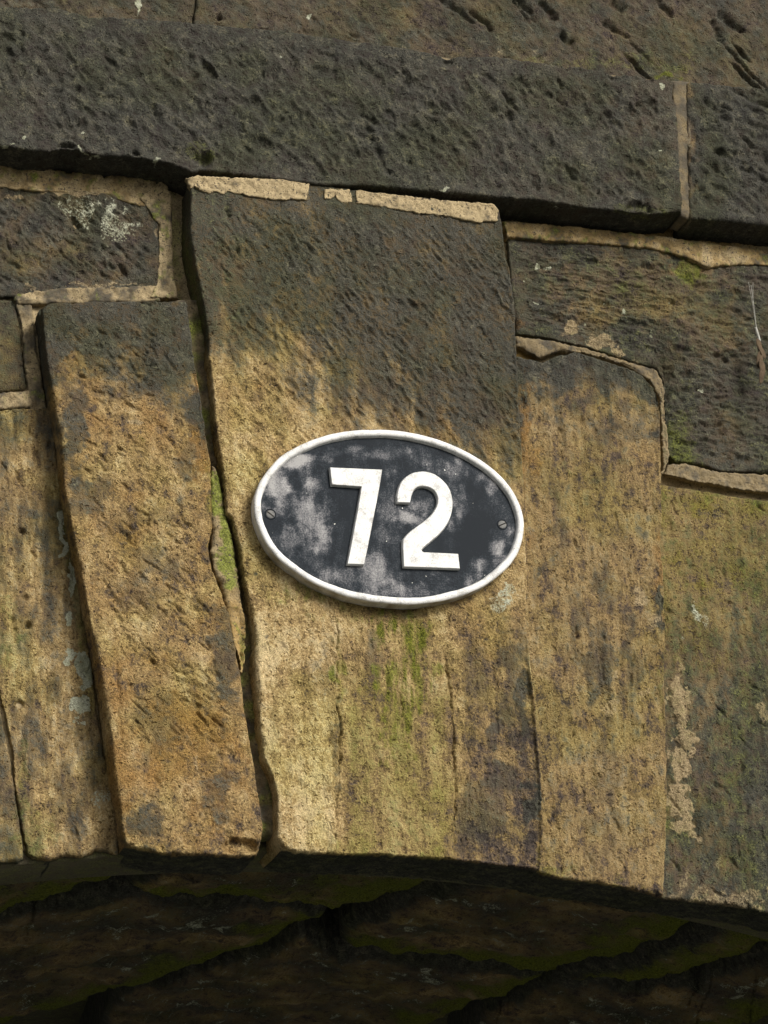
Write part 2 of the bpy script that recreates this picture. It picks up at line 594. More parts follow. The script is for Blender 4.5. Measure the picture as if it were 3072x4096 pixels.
def wall_mask(px, py, X, Z):
    n = fbm(px, py, 140, 4, 5)
    under = blobs(px, py, [(100, 690, 900, 40, .3), (330, 690, 220, 22, .5), (2500, 900, 700, 30, .25), (2100, 880, 160, 22, .5), (700, 1000, 45, 300, .5),
                           (660, 1150, 60, 60, .5)], 4)
    gap = blobs(px, py, [(860, 1600, 70, 500, .5), (960, 2500, 80, 500, .7), (1060, 3200, 70, 260, .45), (130, 1900, 80, 500, .2)], 9)
    oc = blobs(px, py, [(2600, 940, 700, 60, .6), (100, 700, 700, 40, .45), (620, 1160, 90, 40, .8), (2100, 1350, 60, 60, 1.0), (2100, 1410, 60, 40, .8)], 6)
    return dict(soot_shade=np.clip(.02 + .4 * n + blobs(px, py, [(2850, 1930, 300, 40, .15), (150, 1400, 80, 260, .25)], 3), 0, 1), moss=np.maximum(under, gap),
                ochre=oc, tone=.66 + .4 * n - blobs(px, py, [(60, 1400, 120, 300, .12)], 8))


string_bottom = lambda x: np.interp(x, [-1.2, -.55, .75, 1.5], [.69, .69, .70, .70])
spandrel = bed('spandrel_wall', -1.02, 1.14, lambda x: arch_z(x) + .035, lambda x: x * 0 + .715, .006, .0045, wall_mask, .07)
# -- generic relief ------------------------------------------------
def relief(c, amp=.003, size=.06, seed=0, gain=.55, ax=1.0, az=1.0):
    return amp * fbm(c['X'] * ax, c['Z'] * az, size, 5, c['seed'] + seed, gain)


def cracks(c, lst, even=.42):
    h = 0
    wob = 13 * fbm(c['px'], c['py'], 60, 5, 31, .65)
    for pts, wpx, dp in lst:
        dd, al = seg_dist(c['px'] + wob, c['py'], pts)
        taper = np.clip(np.minimum(al, 1 - al) * 8, .15, 1)
        vary = even + (1 - even) * ss(-.3, .3, fbm(c['px'], c['py'], 90, 3, 77))
        h = h - dp * vary * taper * np.exp(-(dd / (wpx * taper)) ** 2)
    return h


def holes(c, lst):
    h = 0
    for x, y, r, dp in lst:
        h = h - dp * np.exp(-(((c['px'] - x) ** 2 + (c['py'] - y) ** 2) / (r * r)) ** 1.5)
    return h

# -- string course -------------------------------------------------
def string_mask(px, py, X, Z):
    n = fbm(X, Z, .12, 4, 2); n2 = fbm(X, Z, .03, 4, 8)
    spots = blobs(px, py, [(350, 548, 10, 8, 1), (110, 552, 12, 8, 1), (2655, 345, 16, 26, 1), (20, 572, 40, 9, .8), (360, 612, 30, 8, .8), (640, 645, 26, 8, .8),
                           (1780, 766, 30, 8, .8), (2642, 610, 8, 6, 1), (2250, 818, 18, 7, .8), (1140, 245, 9, 6, 1)], 3, .3, 30)
    return dict(tool=.7, soot_shade=np.clip(.90 + .12 * n + .2 * n2 - .22 * ss(1500, 2600, px) * ss(.1, .4, n + .2), 0, 1.2),
                tone=.38 + .2 * n2, ochre=.1 + .2 * n2, lichen=spots,
                moss=blobs(px, py, [(800, 610, 60, 80, .4), (2560, 850, 120, 30, .35), (2700, 300, 120, 14, .8), (2720, 600, 14, 300, .3)], 5))


def string_disp(c):
    mid = ss(.012, .045, c['dt']) * ss(.006, .03, c['db']) * ss(.01, .035, c['dr'])
    h = relief(c, .0035, .09) + relief(c, .0016, .018, 5, .6)
    h += stamps(c['X'], c['Z'], 220, c['seed'] + 3, .019, .0085, .0046, -52, 45, mid, sharp=.6)
    h += stamps(c['X'], c['Z'], 110, c['seed'] + 4, .017, .005, .0030, 62, 22, mid, sharp=.5)
    h += mid * (.55 + .45 * ss(-.3, .3, fbm(c['X'], c['Z'], .09, 3, c['seed'] + 31))) * (scoops(c['X'], c['Z'], .034, .017, .0110, -58, c['seed'] + 30) + scoops(c['X'], c['Z'], .009, .007, .0026, 40, c['seed'] + 33))
    h += .004 * mid * np.abs(fbm(c['X'], c['Z'], .06, 5, c['seed'] + 9, .6))
    h += holes(c, [(820, 640, 26, .016), (1160, 575, 18, .007), (1780, 770, 20, .004), (1795, 238, 24, .012), (2455, 300, 22, .010)])
    h -= .012 * blobs(c['px'], c['py'], [(270, 590, 60, 34, 1), (540, 625, 40, 16, .7), (2520, 845, 130, 24, .9)], 2, .4, 40)
    return h


core = lambda px, py, X, Z: dict(soot_shade=.35 + 0 * px, tone=.5 + .2 * fbm(px, py, 80, 3), moss=.1 + 0 * px, ochre=.2 + 0 * px)
course = bed('string_course', -1.0, 1.36, lambda x: x * 0 + .716, lambda x: x * 0 + .84, -.052, .006, core, .3)
ST_TOP = [(-760, -20), (-300, -6), (0, 20), (231, 28), (352, 60), (518, 68), (740, 83), (907, 100), (1111, 116), (1296, 143), (1536, 176), (1721, 206), (1795, 232),
          (1841, 222), (1999, 222), (2184, 250), (2416, 278), (2453, 296), (2508, 294), (2693, 319)]
ST_BOT = [(-760, 522), (-400, 545), (0, 579), (111, 597), (199, 602), (250, 590), (305, 596), (389, 618), (537, 624), (685, 652), (768, 685), (815, 678), (1065, 708), (1296, 736), (1536, 743),
          (1767, 768), (1999, 787), (2128, 794), (2323, 824), (2462, 838), (2601, 854), (2726, 846)]
stone('stone', course, ST_TOP, ST_BOT, R=[(2693, 319), (2693, 393), (2706, 417), (2716, 555), (2721, 704), (2731, 805), (2726, 846)],
      face=.072, back=.12, sp=.0019, disp=string_disp, mask=string_mask, rnd=(.010, .005, .005, .006), ragged=.0022, seed=21,
      label='long sooty pecked stone of the string course')
stone('stone', course, [(2748, 322), (2900, 338), (3072, 352), (3500, 398)], [(2758, 872), (2900, 880), (3072, 900), (3500, 940)],
      face=.070, back=.12, sp=.003, disp=lambda c: string_disp(c) + stamps(c['X'], c['Z'], 120, 5, .03, .007, .006, -25, 12, ss(.02, .06, c['dl']) * ss(.04, .08, c['db']), sharp=.5),
      mask=lambda px, py, X, Z: dict(string_mask(px, py, X, Z), lichen=0 * px, soot_shade=.92 + .2 * fbm(X, Z, .05, 4, 3) - .45 * blobs(px, py, [(2745, 600, 30, 330, 1)], 3)),
      rnd=(.008, .004, .005, .006), seed=23)

stone('mortar_joint', course, [(2690, 322), (2760, 326)], [(2722, 862), (2772, 880)], face=.066, back=.05, sp=.003, mat=M_MORTAR, ragged=.002, seed=26,
      disp=lambda c: relief(c, .002, .03), rnd=(.003,) * 4, mask=lambda px, py, X, Z: dict(soot_shade=.62 + .4 * fbm(px, py, 60, 4, 5), tone=.42 + 0 * px, ochre=.2 + 0 * px, moss=.15 + 0 * px))

# -- parapet above ---------------------------------------------------
def parapet_mask(px, py, X, Z):
    n = fbm(X, Z, .1, 4, 12); n2 = fbm(X, Z, .03, 4, 18)
    return dict(tool=.5, soot_shade=np.clip(.68 + .25 * n + .3 * n2, 0, 1), tone=.40 + .25 * n2, ochre=.28 + .3 * n, lichen=blobs(px, py, [(558, 25, 20, 30, 1), (1232, 90, 8, 12, 1)], 2, .3, 30),
                pale=blobs(px, py, [(1900, 210, 600, 24, .35)], 7), moss=blobs(px, py, [(2400, 250, 500, 30, .3), (2650, 290, 60, 14, .8)], 3))


def parapet_disp(c):
    m = ss(.012, .05, c['db'])
    h = relief(c, .006, .12) + relief(c, .0022, .02, 4, .6)
    h += stamps(c['X'], c['Z'], 34, c['seed'] + 3, .050, .0055, .008, -50, 7, m * ss(1650, 1900, c['px'] + 250 * ss(0, 1, c['X'])), sharp=.7)
    h += m * .7 * scoops(c['X'], c['Z'], .026, .013, .0060, -48, c['seed'] + 30)
    h += stamps(c['X'], c['Z'], 120, c['seed'] + 5, .016, .005, .003, -50, 18, m, sharp=.6)
    h += cracks(c, [([(1720, -30), (1830, 40), (1910, 100)], 12, .012), ([(1870, 40), (1955, 90), (1972, 130)], 9, .011), ([(2150, 0), (2230, 80)], 14, .012),
                    ([(2240, 120), (2262, 165), (2300, 165)], 13, .012), ([(2400, 80), (2520, 150)], 10, .010), ([(2850, 70), (2890, 180)], 12, .012), ([(2870, 40), (2980, 130)], 14, .012),
                    ([(2440, 0), (2500, 40)], 14, .010), ([(868, 60), (890, 75)], 10, .012), ([(2050, -20), (2140, 60)], 9, .010), ([(2620, -10), (2700, 70)], 9, .010)], .9)
    return h


parapet = bed('parapet', -1.0, 1.36, lambda x: x * 0 + .80, lambda x: x * 0 + 1.46, .012, .008, core, .3)
par_bot = [(p[0], p[1] + 60) for p in ST_TOP]
stone('stone', parapet, [(-760, -640), (0, -600), (802, -560)], [(-760, 170), (0, 205), (352, 248), (745, 270)], R=[(802, -560), (784, 0), (745, 270)],
      face=.008, back=.06, sp=.0032, disp=parapet_disp, mask=parapet_mask, seed=31)
stone('stone', parapet, [(806, -560), (1900, -470), (3500, -350)], [(746, 270), (1296, 332), (1999, 412), (2693, 509), (3500, 580)], L=[(806, -560), (784, 0), (746, 270)],
      face=.012, back=.06, sp=.0025, disp=parapet_disp, mask=parapet_mask, seed=34)

# -- arch ring ----------------------------------------------------------
ring = bed('arch_ring', -1.0, 1.1, lambda x: arch_z(x) + .015, lambda x: arch_z(x) + .034 + 0 * x, .008, .008, lambda px, py, X, Z: dict(soot_shade=.9 + 0 * px, tone=.3 + 0 * px, moss=.4 + 0 * px, ochre=0 * px), .12, .001)

KEY_L = [(762, 708), (764, 768), (762, 926), (785, 1060), (815, 1209), (838, 1348), (836, 1420), (849, 1505), (861, 1672), (875, 1765), (898, 1904), (908, 2048), (930, 2066), (963, 2187),
         (981, 2326), (1005, 2437), (1026, 2548), (1018, 2650), (1032, 2789), (1046, 2928), (1060, 3030), (1093, 3100), (1111, 3183), (1111, 3350), (1135, 3396)]
KEY_R = [(1986, 826), (2000, 850), (2008, 889), (2022, 1024), (2041, 1080), (2059, 1209), (2064, 1339), (2073, 1487), (2078, 1626), (2092, 1811), (2101, 2094), (2110, 2279), (2106, 2465), (2119, 2604),
         (2142, 2789), (2161, 3020), (2175, 3211), (2175, 3350), (2166, 3476)]
KEY_T = [(762, 708), (926, 712), (1241, 735), (1426, 758), (1536, 773), (1767, 800), (1986, 826)]
KEY_B = [(1135, 3396), (1194, 3408), (1360, 3414), (1536, 3416), (1814, 3434), (1999, 3458), (2080, 3462), (2166, 3476)]


def key_soot(px, py):
    bnd = 1400 + 470 * ss(840, 2000, px) - 60 * ss(1200, 1500, px) * (1 - ss(1500, 1800, px))
    a = math.radians(-55)
    s = px * math.cos(-a) + py * math.sin(-a); t = -px * math.sin(-a) + py * math.cos(-a)
    n = fbm(s, t * 2.4, 280, 6, 14, .7)
    vs = fbm(px * 2.4, py * .35, 160, 4, 16, .6)
    return 1 - ss(-280, 320, py - bnd + 380 * n + 160 * vs), n


def key_mask(px, py, X, Z):
    s, n = key_soot(px, py)
    soot_shade = .82 * s + .16 * n
    soot_shade = np.maximum(soot_shade, blobs(px, py, [(2098, 2805, 40, 190, .75), (2134, 3217, 42, 120, .9), (2004, 3109, 100, 70, .6), (1990, 2942, 26, 110, .65), (2080, 2600, 30, 120, .4), (2060, 1700, 60, 200, .6),
                                           (1022, 2325, 14, 14, .7), (1065, 2540, 12, 10, .6), (1640, 2455, 130, 30, .45), (1340, 3000, 16, 170, .5), (1310, 2700, 60, 180, .3), (1930, 3250, 120, 160, .42), (2050, 2750, 60, 260, .5), (1900, 2700, 60, 200, .3), (1500, 2650, 50, 140, .4)], 3, .7, 60))
    v = fbm(px * 2.2, py * .55, 200, 5, 25, .6)
    tone = .70 + .30 * v + .13 * (1 - ss(1250, 1400, px)) * ss(2300, 2700, py) - .24 * ss(1800, 1860, px) * ss(2700, 3100, py) - .08 * ss(1340, 1380, px) - .10 * ss(1750, 1900, px) * ss(2300, 2500, py)
    moss = blobs(px, py, [(1650, 2590, 75, 210, .95), (1545, 2496, 60, 55, 1.0), (1600, 2800, 110, 300, .8), (1700, 2720, 60, 200, .7), (1355, 2650, 16, 200, .7), (1240, 2390, 150, 45, .65), (1180, 2330, 50, 60, .55), (1440, 2460, 180, 30, .6), (1350, 3380, 40, 60, .5),
                          (1450, 2760, 60, 90, .4)], 8, .7, 70, -.15, .8)
    moss = moss * np.clip(.75 + 1.1 * fbm(px * 2.6, py * .45, 70, 4, 28, .6), .15, 1.1)
    moss = np.maximum(moss, .55 * ss(1350, 1420, px) * (1 - ss(1760, 1860, px)) * ss(2600, 2850, py) * (.8 + .6 * v))
    moss = np.maximum(moss, .55 * (1 - ss(0, 60, seg_dist(px, py, [(690, 800), (760, 1100), (800, 1300)])[0])))
    moss = np.maximum(moss, .20 * s * (1 - ss(900, 1100, px)))
    moss = np.maximum(moss, .34 * ss(3360, 3420, py) * ss(-.1, .4, v))
    return dict(tool=np.clip(1.0 - .85 * ss(1600, 2100, py), 0, 1) * ss(760, 900, px), strata=.9 * ss(2200, 2600, py), soot_shade=np.clip(soot_shade, 0, 1.1), tone=tone, moss=moss,
                ochre=.16 + .22 * n + blobs(px, py, [(1800, 1720, 160, 120, .35), (1130, 1720, 120, 160, .2), (1950, 2500, 140, 160, .2), (960, 1600, 80, 140, .25)], 5),
                lichen=blobs(px, py, [(2010, 2385, 46, 62, .62), (1760, 2395, 8, 6, .0)], 6, .4, 40))


def key_disp(c):
    px, py = c['px'], c['py']
    s, n = key_soot(px, py)
    tool = ss(.01, .05, c['dl']) * ss(.02, .09, c['dt']) * (1 - .75 * ss(1650, 2050, py))
    h = relief(c, .004, .14) + relief(c, .0014, .016, 4, .6)
    h += stamps(c['X'], c['Z'], 500, 61, .017, .0038, .0021, -57, 8, tool, sharp=.6)
    h += stamps(c['X'], c['Z'], 160, 62, .024, .006, .0025, -60, 10, tool, sharp=.6)
    h += tool * (.5 + .5 * ss(-.35, .25, fbm(c['X'], c['Z'], .08, 3, 66))) * (scoops(c['X'], c['Z'], .028, .0105, .0078, -57, 65) + scoops(c['X'], c['Z'], .008, .005, .0018, -50, 67))
    low = ss(2250, 2550, py)
    h += low * .0040 * fbm(c['X'] * 2.4, c['Z'] * .6, .06, 5, 63, .6)
    h += -.004 * low * ss(1352, 1362, px) - .0030 * low * ss(1818, 1826, px) * ss(2500, 2700, py)
    h += cracks(c, [([(1352, 2450), (1356, 2560), (1352, 2750), (1362, 2920), (1358, 3080), (1346, 3250), (1350, 3420)], 4.0, .008),
                    ([(1780, 2580), (1806, 2750), (1818, 2960), (1824, 3200), (1822, 3430)], 4.0, .009),
                    ([(1602, 2760), (1612, 2900)], 6, .005), ([(905, 812), (912, 850), (920, 870)], 9, .008), ([(940, 940), (950, 1010), (960, 1035)], 5, .005), ([(1915, 3078), (2000, 3105)], 4, .004),
                    ([(1990, 2780), (2000, 2960)], 7, .006)])
    h += holes(c, [(1440, 1345, 14, .004), (1480, 1320, 16, .004), (1010, 2170, 10, .003)])
    return h


stone('keystone', ring, KEY_T, KEY_B, KEY_L, KEY_R, face=.066, back=.13, sp=.0017, disp=key_disp, grime_shade=True, mask=key_mask, rnd=(.008, .005, .010, .007), ragged=.0015, seed=41,
      label='broad keystone, sooty above and tan below, carrying the oval plate')

A_L = [(160, 1222), (170, 1260), (185, 1413), (218, 1626), (245, 1765), (258, 1950), (287, 2104), (324, 2279), (356, 2465), (389, 2622), (417, 2789), (440, 2974), (454, 3100), (477, 3211), (488, 3320), (505, 3378)]
A_R = [(745, 1203), (752, 1255), (778, 1441), (801, 1580), (824, 1746), (843, 1857), (846, 1990), (848, 2113), (831, 2187), (847, 2270), (887, 2381), (915, 2455), (935, 2567), (961, 2696), (977, 2835),
       (1000, 2974), (1019, 3090), (1037, 3211), (1050, 3320), (1030, 3420)]
A_T = [(160, 1222), (200, 1208), (370, 1202), (560, 1200), (745, 1203)]
A_B = [(505, 3378), (556, 3394), (648, 3412), (833, 3417), (960, 3424), (1030, 3420)]


def a_mask(px, py, X, Z):
    n = fbm(px, py, 200, 5, 71, .62); n2 = fbm(px * 1.6, py * .7, 90, 5, 72, .6)
    top = 1 - ss(-120, 200, py - (1450 + 260 * ss(300, 500, px) * 0 + 180 * np.abs((px - 470) / 300)) + 300 * n)
    soot_shade = .78 * top + .22 * (n2 > 9)
    soot_shade = np.maximum(soot_shade, blobs(px, py, [(300, 1700, 60, 260, .62), (360, 1980, 100, 90, .45), (640, 2250, 120, 60, .4), (900, 2650, 60, 260, .55), (590, 3290, 90, 120, .62), (870, 3180, 70, 130, .5), (640, 2900, 90, 130, .35),
                                           (560, 2380, 160, 80, .3), (760, 1880, 60, 120, .4), (520, 2080, 200, 60, .25)], 15, .9, 90))
    return dict(tool=.9, soot_shade=np.clip(soot_shade + .1 * n2 + .06, 0, 1), tone=.60 + .36 * n2, ochre=np.clip(.42 + .28 * n + blobs(px, py, [(805, 1700, 40, 260, .7), (770, 3000, 220, 240, .3), (620, 3050, 40, 60, .5), (480, 3000, 40, 400, .25)], 5), 0, 1),
                pale=blobs(px, py, [(555, 1700, 40, 18, .8), (790, 3055, 24, 28, .6)], 9, .6, 40), moss=blobs(px, py, [(850, 2000, 30, 160, .5), (560, 1745, 40, 20, .3), (765, 1300, 14, 80, .6)], 4),
                lichen=blobs(px, py, [(172, 1255, 12, 22, .8)], 3, .3, 30))


def a_disp(c):
    tool = ss(.012, .05, c['dl']) * ss(.01, .04, c['dr']) * ss(.015, .05, c['dt']) * (1 - .5 * ss(2900, 3100, c['py']))
    h = relief(c, .0045, .12) + relief(c, .0016, .016, 4, .6)
    h += stamps(c['X'], c['Z'], 300, 81, .016, .0042, .0034, -42, 10, tool, sharp=.6)
    h += stamps(c['X'], c['Z'], 90, 82, .008, .005, .0045, -50, 20, tool, sharp=.4)
    h += tool * ss(-.2, .4, fbm(c['X'], c['Z'], .07, 3, 86)) * scoops(c['X'], c['Z'], .019, .009, .0062, -43, 85)
    h += cracks(c, [([(462, 2600), (480, 2900), (492, 3080)], 6, .004), ([(500, 2050), (535, 2150), (560, 2230)], 7, .003)])
    h += .003 * ss(520, 470, c['px'] - (c['py'] - 2600) * .14) * ss(2500, 2700, c['py'])
    h -= .014 * blobs(c['px'], c['py'], [(980, 3380, 120, 34, 1)], 2, .3, 60)
    return h


stone('voussoir', ring, A_T, A_B, A_L, A_R, face=.056, back=.12, sp=.0018, disp=a_disp, grime_shade=True, mask=a_mask, rnd=(.010, .004, .010, .007), seed=51, label='orange-tan ring stone with diagonal chisel pecks')

B_R = [(215, 1628), (230, 1857), (275, 2140), (312, 2326), (345, 2511), (375, 2742), (405, 2974), (455, 3165), (476, 3415)]
B_L = [(-230, 1640), (-180, 2000), (-90, 2400), (0, 2770), (28, 2881), (55, 3020), (58, 3118), (77, 3257), (104, 3378), (108, 3408)]


def b_mask(px, py, X, Z):
    n = fbm(px * 2.2, py * .6, 170, 5, 91, .62); n2 = fbm(px * 1.8, py * .6, 60, 5, 92, .65)
    dd, al = seg_dist(px, py, [(250, 2050), (300, 2320), (330, 2550), (370, 2850)])
    return dict(tool=0., strata=1.0, soot_shade=np.clip(.36 + .55 * n + .2 * (1 - ss(1650, 1950, py)), 0, 1), tone=.66 + .36 * n2, ochre=.24 + .4 * n,
                lichen=blobs(px, py, [(262, 2090, 26, 80, 1.2), (252, 2190, 20, 34, 1.2), (288, 2330, 22, 80, 1.15), (270, 2490, 24, 28, 1.2), (295, 2620, 30, 36, 1.25), (342, 2690, 18, 80, 1.1), (338, 2830, 28, 60, 1.25), (150, 3330, 50, 60, .3), (395, 3200, 34, 40, .55)], 7, .6, 40),
                moss=np.maximum(blobs(px, py, [(160, 3330, 90, 110, .4), (30, 2560, 60, 200, .35), (80, 3150, 30, 250, .4)], 6), .4 * (1 - ss(10, 40, dd))))


def b_disp(c):
    h = .0045 * fbm(c['X'] * 2.0, c['Z'] * .6, .06, 5, 93, .6) + relief(c, .004, .14) + relief(c, .0016, .015, 4, .6)
    h += stamps(c['X'], c['Z'], 50, 94, .010, .0035, .0045, -85, 20, None, sharp=.3)
    h += holes(c, [(79, 2816, 15, .016), (111, 2502, 13, .012), (100, 2390, 14, .008), (88, 2125, 13, .010), (45, 2480, 14, .006), (60, 2520, 10, .006)])
    return h


stone('voussoir', ring, [(-230, 1640), (0, 1637), (93, 1630), (215, 1628)], [(108, 3408), (130, 3430), (204, 3440), (259, 3421), (333, 3426), (380, 3402), (420, 3400), (476, 3417)], B_L, B_R,
      face=.006, back=.14, sp=.0018, disp=b_disp, grime_shade=True, mask=b_mask, rnd=(.008, .006, .009, .006), seed=55, label='tan ring stone with pale green lichen along one edge')
stone('voussoir', ring, [(-640, 1700), (-260, 1645)], [(-240, 3475), (-60, 3448), (0, 3444), (74, 3444), (96, 3430)], None, [(-260, 1645), (-200, 2100), (-100, 2480), (-8, 2820), (22, 2950), (46, 3060), (62, 3200), (86, 3340), (96, 3430)],
      face=.008, back=.14, sp=.003, disp=b_disp, grime_shade=True, mask=lambda px, py, X, Z: dict(b_mask(px, py, X, Z), lichen=0 * px, soot_shade=.62 + .3 * fbm(px, py, 120, 4, 3)), rnd=(.008, .006, .010, .006), seed=57)

D_T = [(2046, 1418), (2110, 1432), (2170, 1448), (2230, 1420), (2300, 1405), (2370, 1424), (2508, 1470), (2570, 1500), (2612, 1545), (2630, 1590)]
D_R = [(2630, 1590), (2640, 1660), (2644, 1857), (2647, 2076), (2640, 2168), (2652, 2279), (2661, 2511), (2656, 2696), (2664, 2974), (2668, 3165), (2661, 3396), (2652, 3583)]
D_L = [(2046, 1418), (2052, 1600), (2066, 1811), (2072, 2094), (2080, 2279), (2080, 2465), (2090, 2604), (2112, 2789), (2132, 3020), (2146, 3211), (2146, 3350), (2136, 3480)]


def d_mask(px, py, X, Z):
    n = fbm(px, py, 190, 5, 101, .62); n2 = fbm(px * 2, py * .7, 90, 5, 102, .65)
    top = 1 - ss(-140, 240, py - (1560 + 60 * ss(2300, 2600, px)) + 300 * n)
    soot_shade = .75 * top + .12 + .55 * np.clip(n2 + .12, 0, 1)
    soot_shade = np.maximum(soot_shade, blobs(px, py, [(2420, 2330, 50, 200, .5), (2300, 2500, 40, 220, .5), (2400, 2650, 60, 220, .6), (2520, 2620, 50, 220, .55), (2430, 3050, 70, 220, .4), (2240, 2060, 40, 300, .45), (2640, 2420, 20, 120, .8), (2540, 1700, 110, 100, .5),
                                           (2400, 3350, 120, 160, .35), (2150, 2290, 20, 40, .7)], 19, .9, 90))
    return dict(tool=.1, strata=1.0, soot_shade=np.clip(soot_shade, 0, 1), tone=.56 + .40 * n2 + .08 * n, ochre=np.clip(.14 + .35 * n + blobs(px, py, [(2090, 1620, 40, 260, .8), (2110, 1900, 40, 300, .4), (2160, 1470, 40, 60, .7), (2640, 2300, 14, 300, .5)], 5), 0, 1),
                pale=blobs(px, py, [(2570, 2380, 34, 50, .62), (2200, 1720, 40, 60, .45), (2470, 2690, 24, 34, .5), (2450, 2830, 50, 40, .45), (2560, 2760, 30, 40, .5), (2620, 2500, 24, 50, .5), (2470, 3110, 40, 90, .35)], 9, .6, 40),
                moss=blobs(px, py, [(2350, 1900, 200, 200, .18), (2650, 2700, 14, 200, .4), (2200, 3480, 90, 40, .45), (2450, 3540, 250, 30, .35)], 3))


def d_disp(c):
    h = .0040 * fbm(c['X'] * 2.4, c['Z'] * .6, .06, 5, 103, .6) + relief(c, .004, .12) + relief(c, .0015, .015, 4, .6)
    h += cracks(c, [([(2310, 2500), (2318, 2560)], 9, .007), ([(2400, 2600), (2440, 2850), (2420, 2900)], 6, .004), ([(2300, 2800), (2290, 2960)], 6, .004), ([(2540, 2600), (2520, 2760)], 6, .005)])
    h += stamps(c['X'], c['Z'], 50, 104, .012, .003, .003, -85, 14, None, sharp=.3)
    return h


stone('voussoir', ring, D_T, [(2136, 3480), (2240, 3512), (2369, 3528), (2508, 3550), (2652, 3583)], D_L, D_R, face=.046, back=.12, sp=.0018, disp=d_disp, grime_shade=True, mask=d_mask, rnd=(.006, .003, .008, .0012), seed=58,
      label='mottled tan and grey ring stone beside the plate')

E_T = [(2640, 1938), (2700, 1946), (2786, 1958), (2925, 1984), (3072, 2003), (3480, 2060)]
E_L = [(2640, 1938), (2638, 2100), (2632, 2180), (2640, 2279), (2648, 2511), (2644, 2696), (2652, 2974), (2656, 3165), (2650, 3396), (2640, 3590)]


def e_mask(px, py, X, Z):
    n = fbm(px, py, 190, 5, 111, .62); n2 = fbm(px * 1.7, py * .8, 80, 5, 112, .65)
    low = ss(1950, 3150, py + 320 * n)
    return dict(tool=.5, strata=.4, soot_shade=np.clip(.24 + .50 * low + .5 * n2 + .22 * ss(2850, 3072, px), 0, 1), tone=.56 + .3 * n2, ochre=.30 + .35 * n, moss=np.clip(.40 - .18 * low + .3 * n, 0, 1),
                lichen=blobs(px, py, [(2790, 2440, 34, 40, .6), (2870, 2210, 40, 50, .3), (2740, 2590, 14, 18, .6)], 5, .5, 40),
                pale=blobs(px, py, [(2706, 2790, 46, 110, 1.0), (2745, 2950, 60, 80, 1.0), (2715, 3080, 40, 100, .9), (2720, 3190, 62, 90, 1.0), (2706, 3290, 40, 60, .9), (2770, 3340, 40, 30, .6), (3040, 2430, 40, 50, .45), (3060, 2830, 30, 60, .5), (2900, 3590, 250, 50, .5), (2740, 3500, 20, 70, .5), (2880, 3450, 20, 60, .4)], 9, .75, 45))


def e_disp(c):
    return d_disp(c) + stamps(c['X'], c['Z'], 60, 113, .016, .004, .003, -55, 15, None, sharp=.5) + .003 * blobs(c['px'], c['py'], [(2710, 2800, 40, 90, .85), (2740, 2950, 50, 60, .9), (2720, 3180, 60, 80, .85)], 9, .75, 45)


stone('voussoir', ring, E_T, [(2640, 3590), (2832, 3613), (2971, 3632), (3072, 3650), (3420, 3740)], E_L, None, face=.030, back=.10, sp=.002, disp=e_disp, grime_shade=True, mask=e_mask, rnd=(.005, .005, .009, .0012), seed=59,
      label='dark olive ring stone with flaking pale patches')

# -- spandrel stones ------------------------------------------------------
def s1_mask(px, py, X, Z):
    n = fbm(px, py, 160, 5, 121, .62); n2 = fbm(px, py, 50, 4, 122, .65)
    return dict(tool=.9, soot_shade=np.clip(.70 + .45 * n + .2 * n2, 0, 1), tone=.40 + .25 * n2, ochre=.15 + .3 * n, lichen=blobs(px, py, [(330, 860, 130, 60, .55), (480, 905, 100, 70, .6), (330, 790, 80, 20, .5), (550, 930, 30, 30, .5)], 5, .8, 60),
                pale=blobs(px, py, [(400, 1150, 300, 16, .5), (300, 775, 260, 18, .7), (630, 900, 16, 60, .6)], 6))


def s1_disp(c):
    m = ss(.008, .03, c['d'])
    h = relief(c, .006, .10) + relief(c, .002, .018, 4, .6)
    h += m * scoops(c['X'], c['Z'], .020, .010, .0068, -42, c['seed'] + 30)
    h += stamps(c['X'], c['Z'], 150, c['seed'] + 2, .018, .005, .0042, -40, 16, m, sharp=.6)
    return h


stone('stone', spandrel, [(-760, 690), (-300, 716), (0, 745), (130, 746), (296, 760), (440, 775), (540, 792)], [(-760, 1168), (-250, 1176), (55, 1184), (148, 1174), (259, 1160), (480, 1156), (636, 1150)],
      None, [(540, 792), (600, 832), (638, 895), (644, 1000), (640, 1100), (636, 1150)], face=.006, back=.07, sp=.002, disp=s1_disp, mask=s1_mask, rnd=(.004, .006, .004, .006), seed=61)
stone('stone', spandrel, [(-760, 1180), (-300, 1186), (58, 1198)], [(-760, 1590), (0, 1566), (108, 1556)], None, [(58, 1198), (82, 1300), (92, 1440), (108, 1556)], face=-.001, back=.07, sp=.003,
      disp=lambda c: relief(c, .003, .1) + relief(c, .0015, .018, 4, .6), mask=lambda px, py, X, Z: dict(soot_shade=.62 + .3 * fbm(px, py, 120, 4, 3), tone=.45 + .2 * fbm(px, py, 50, 4, 4), moss=.1 + 0 * px), seed=64)


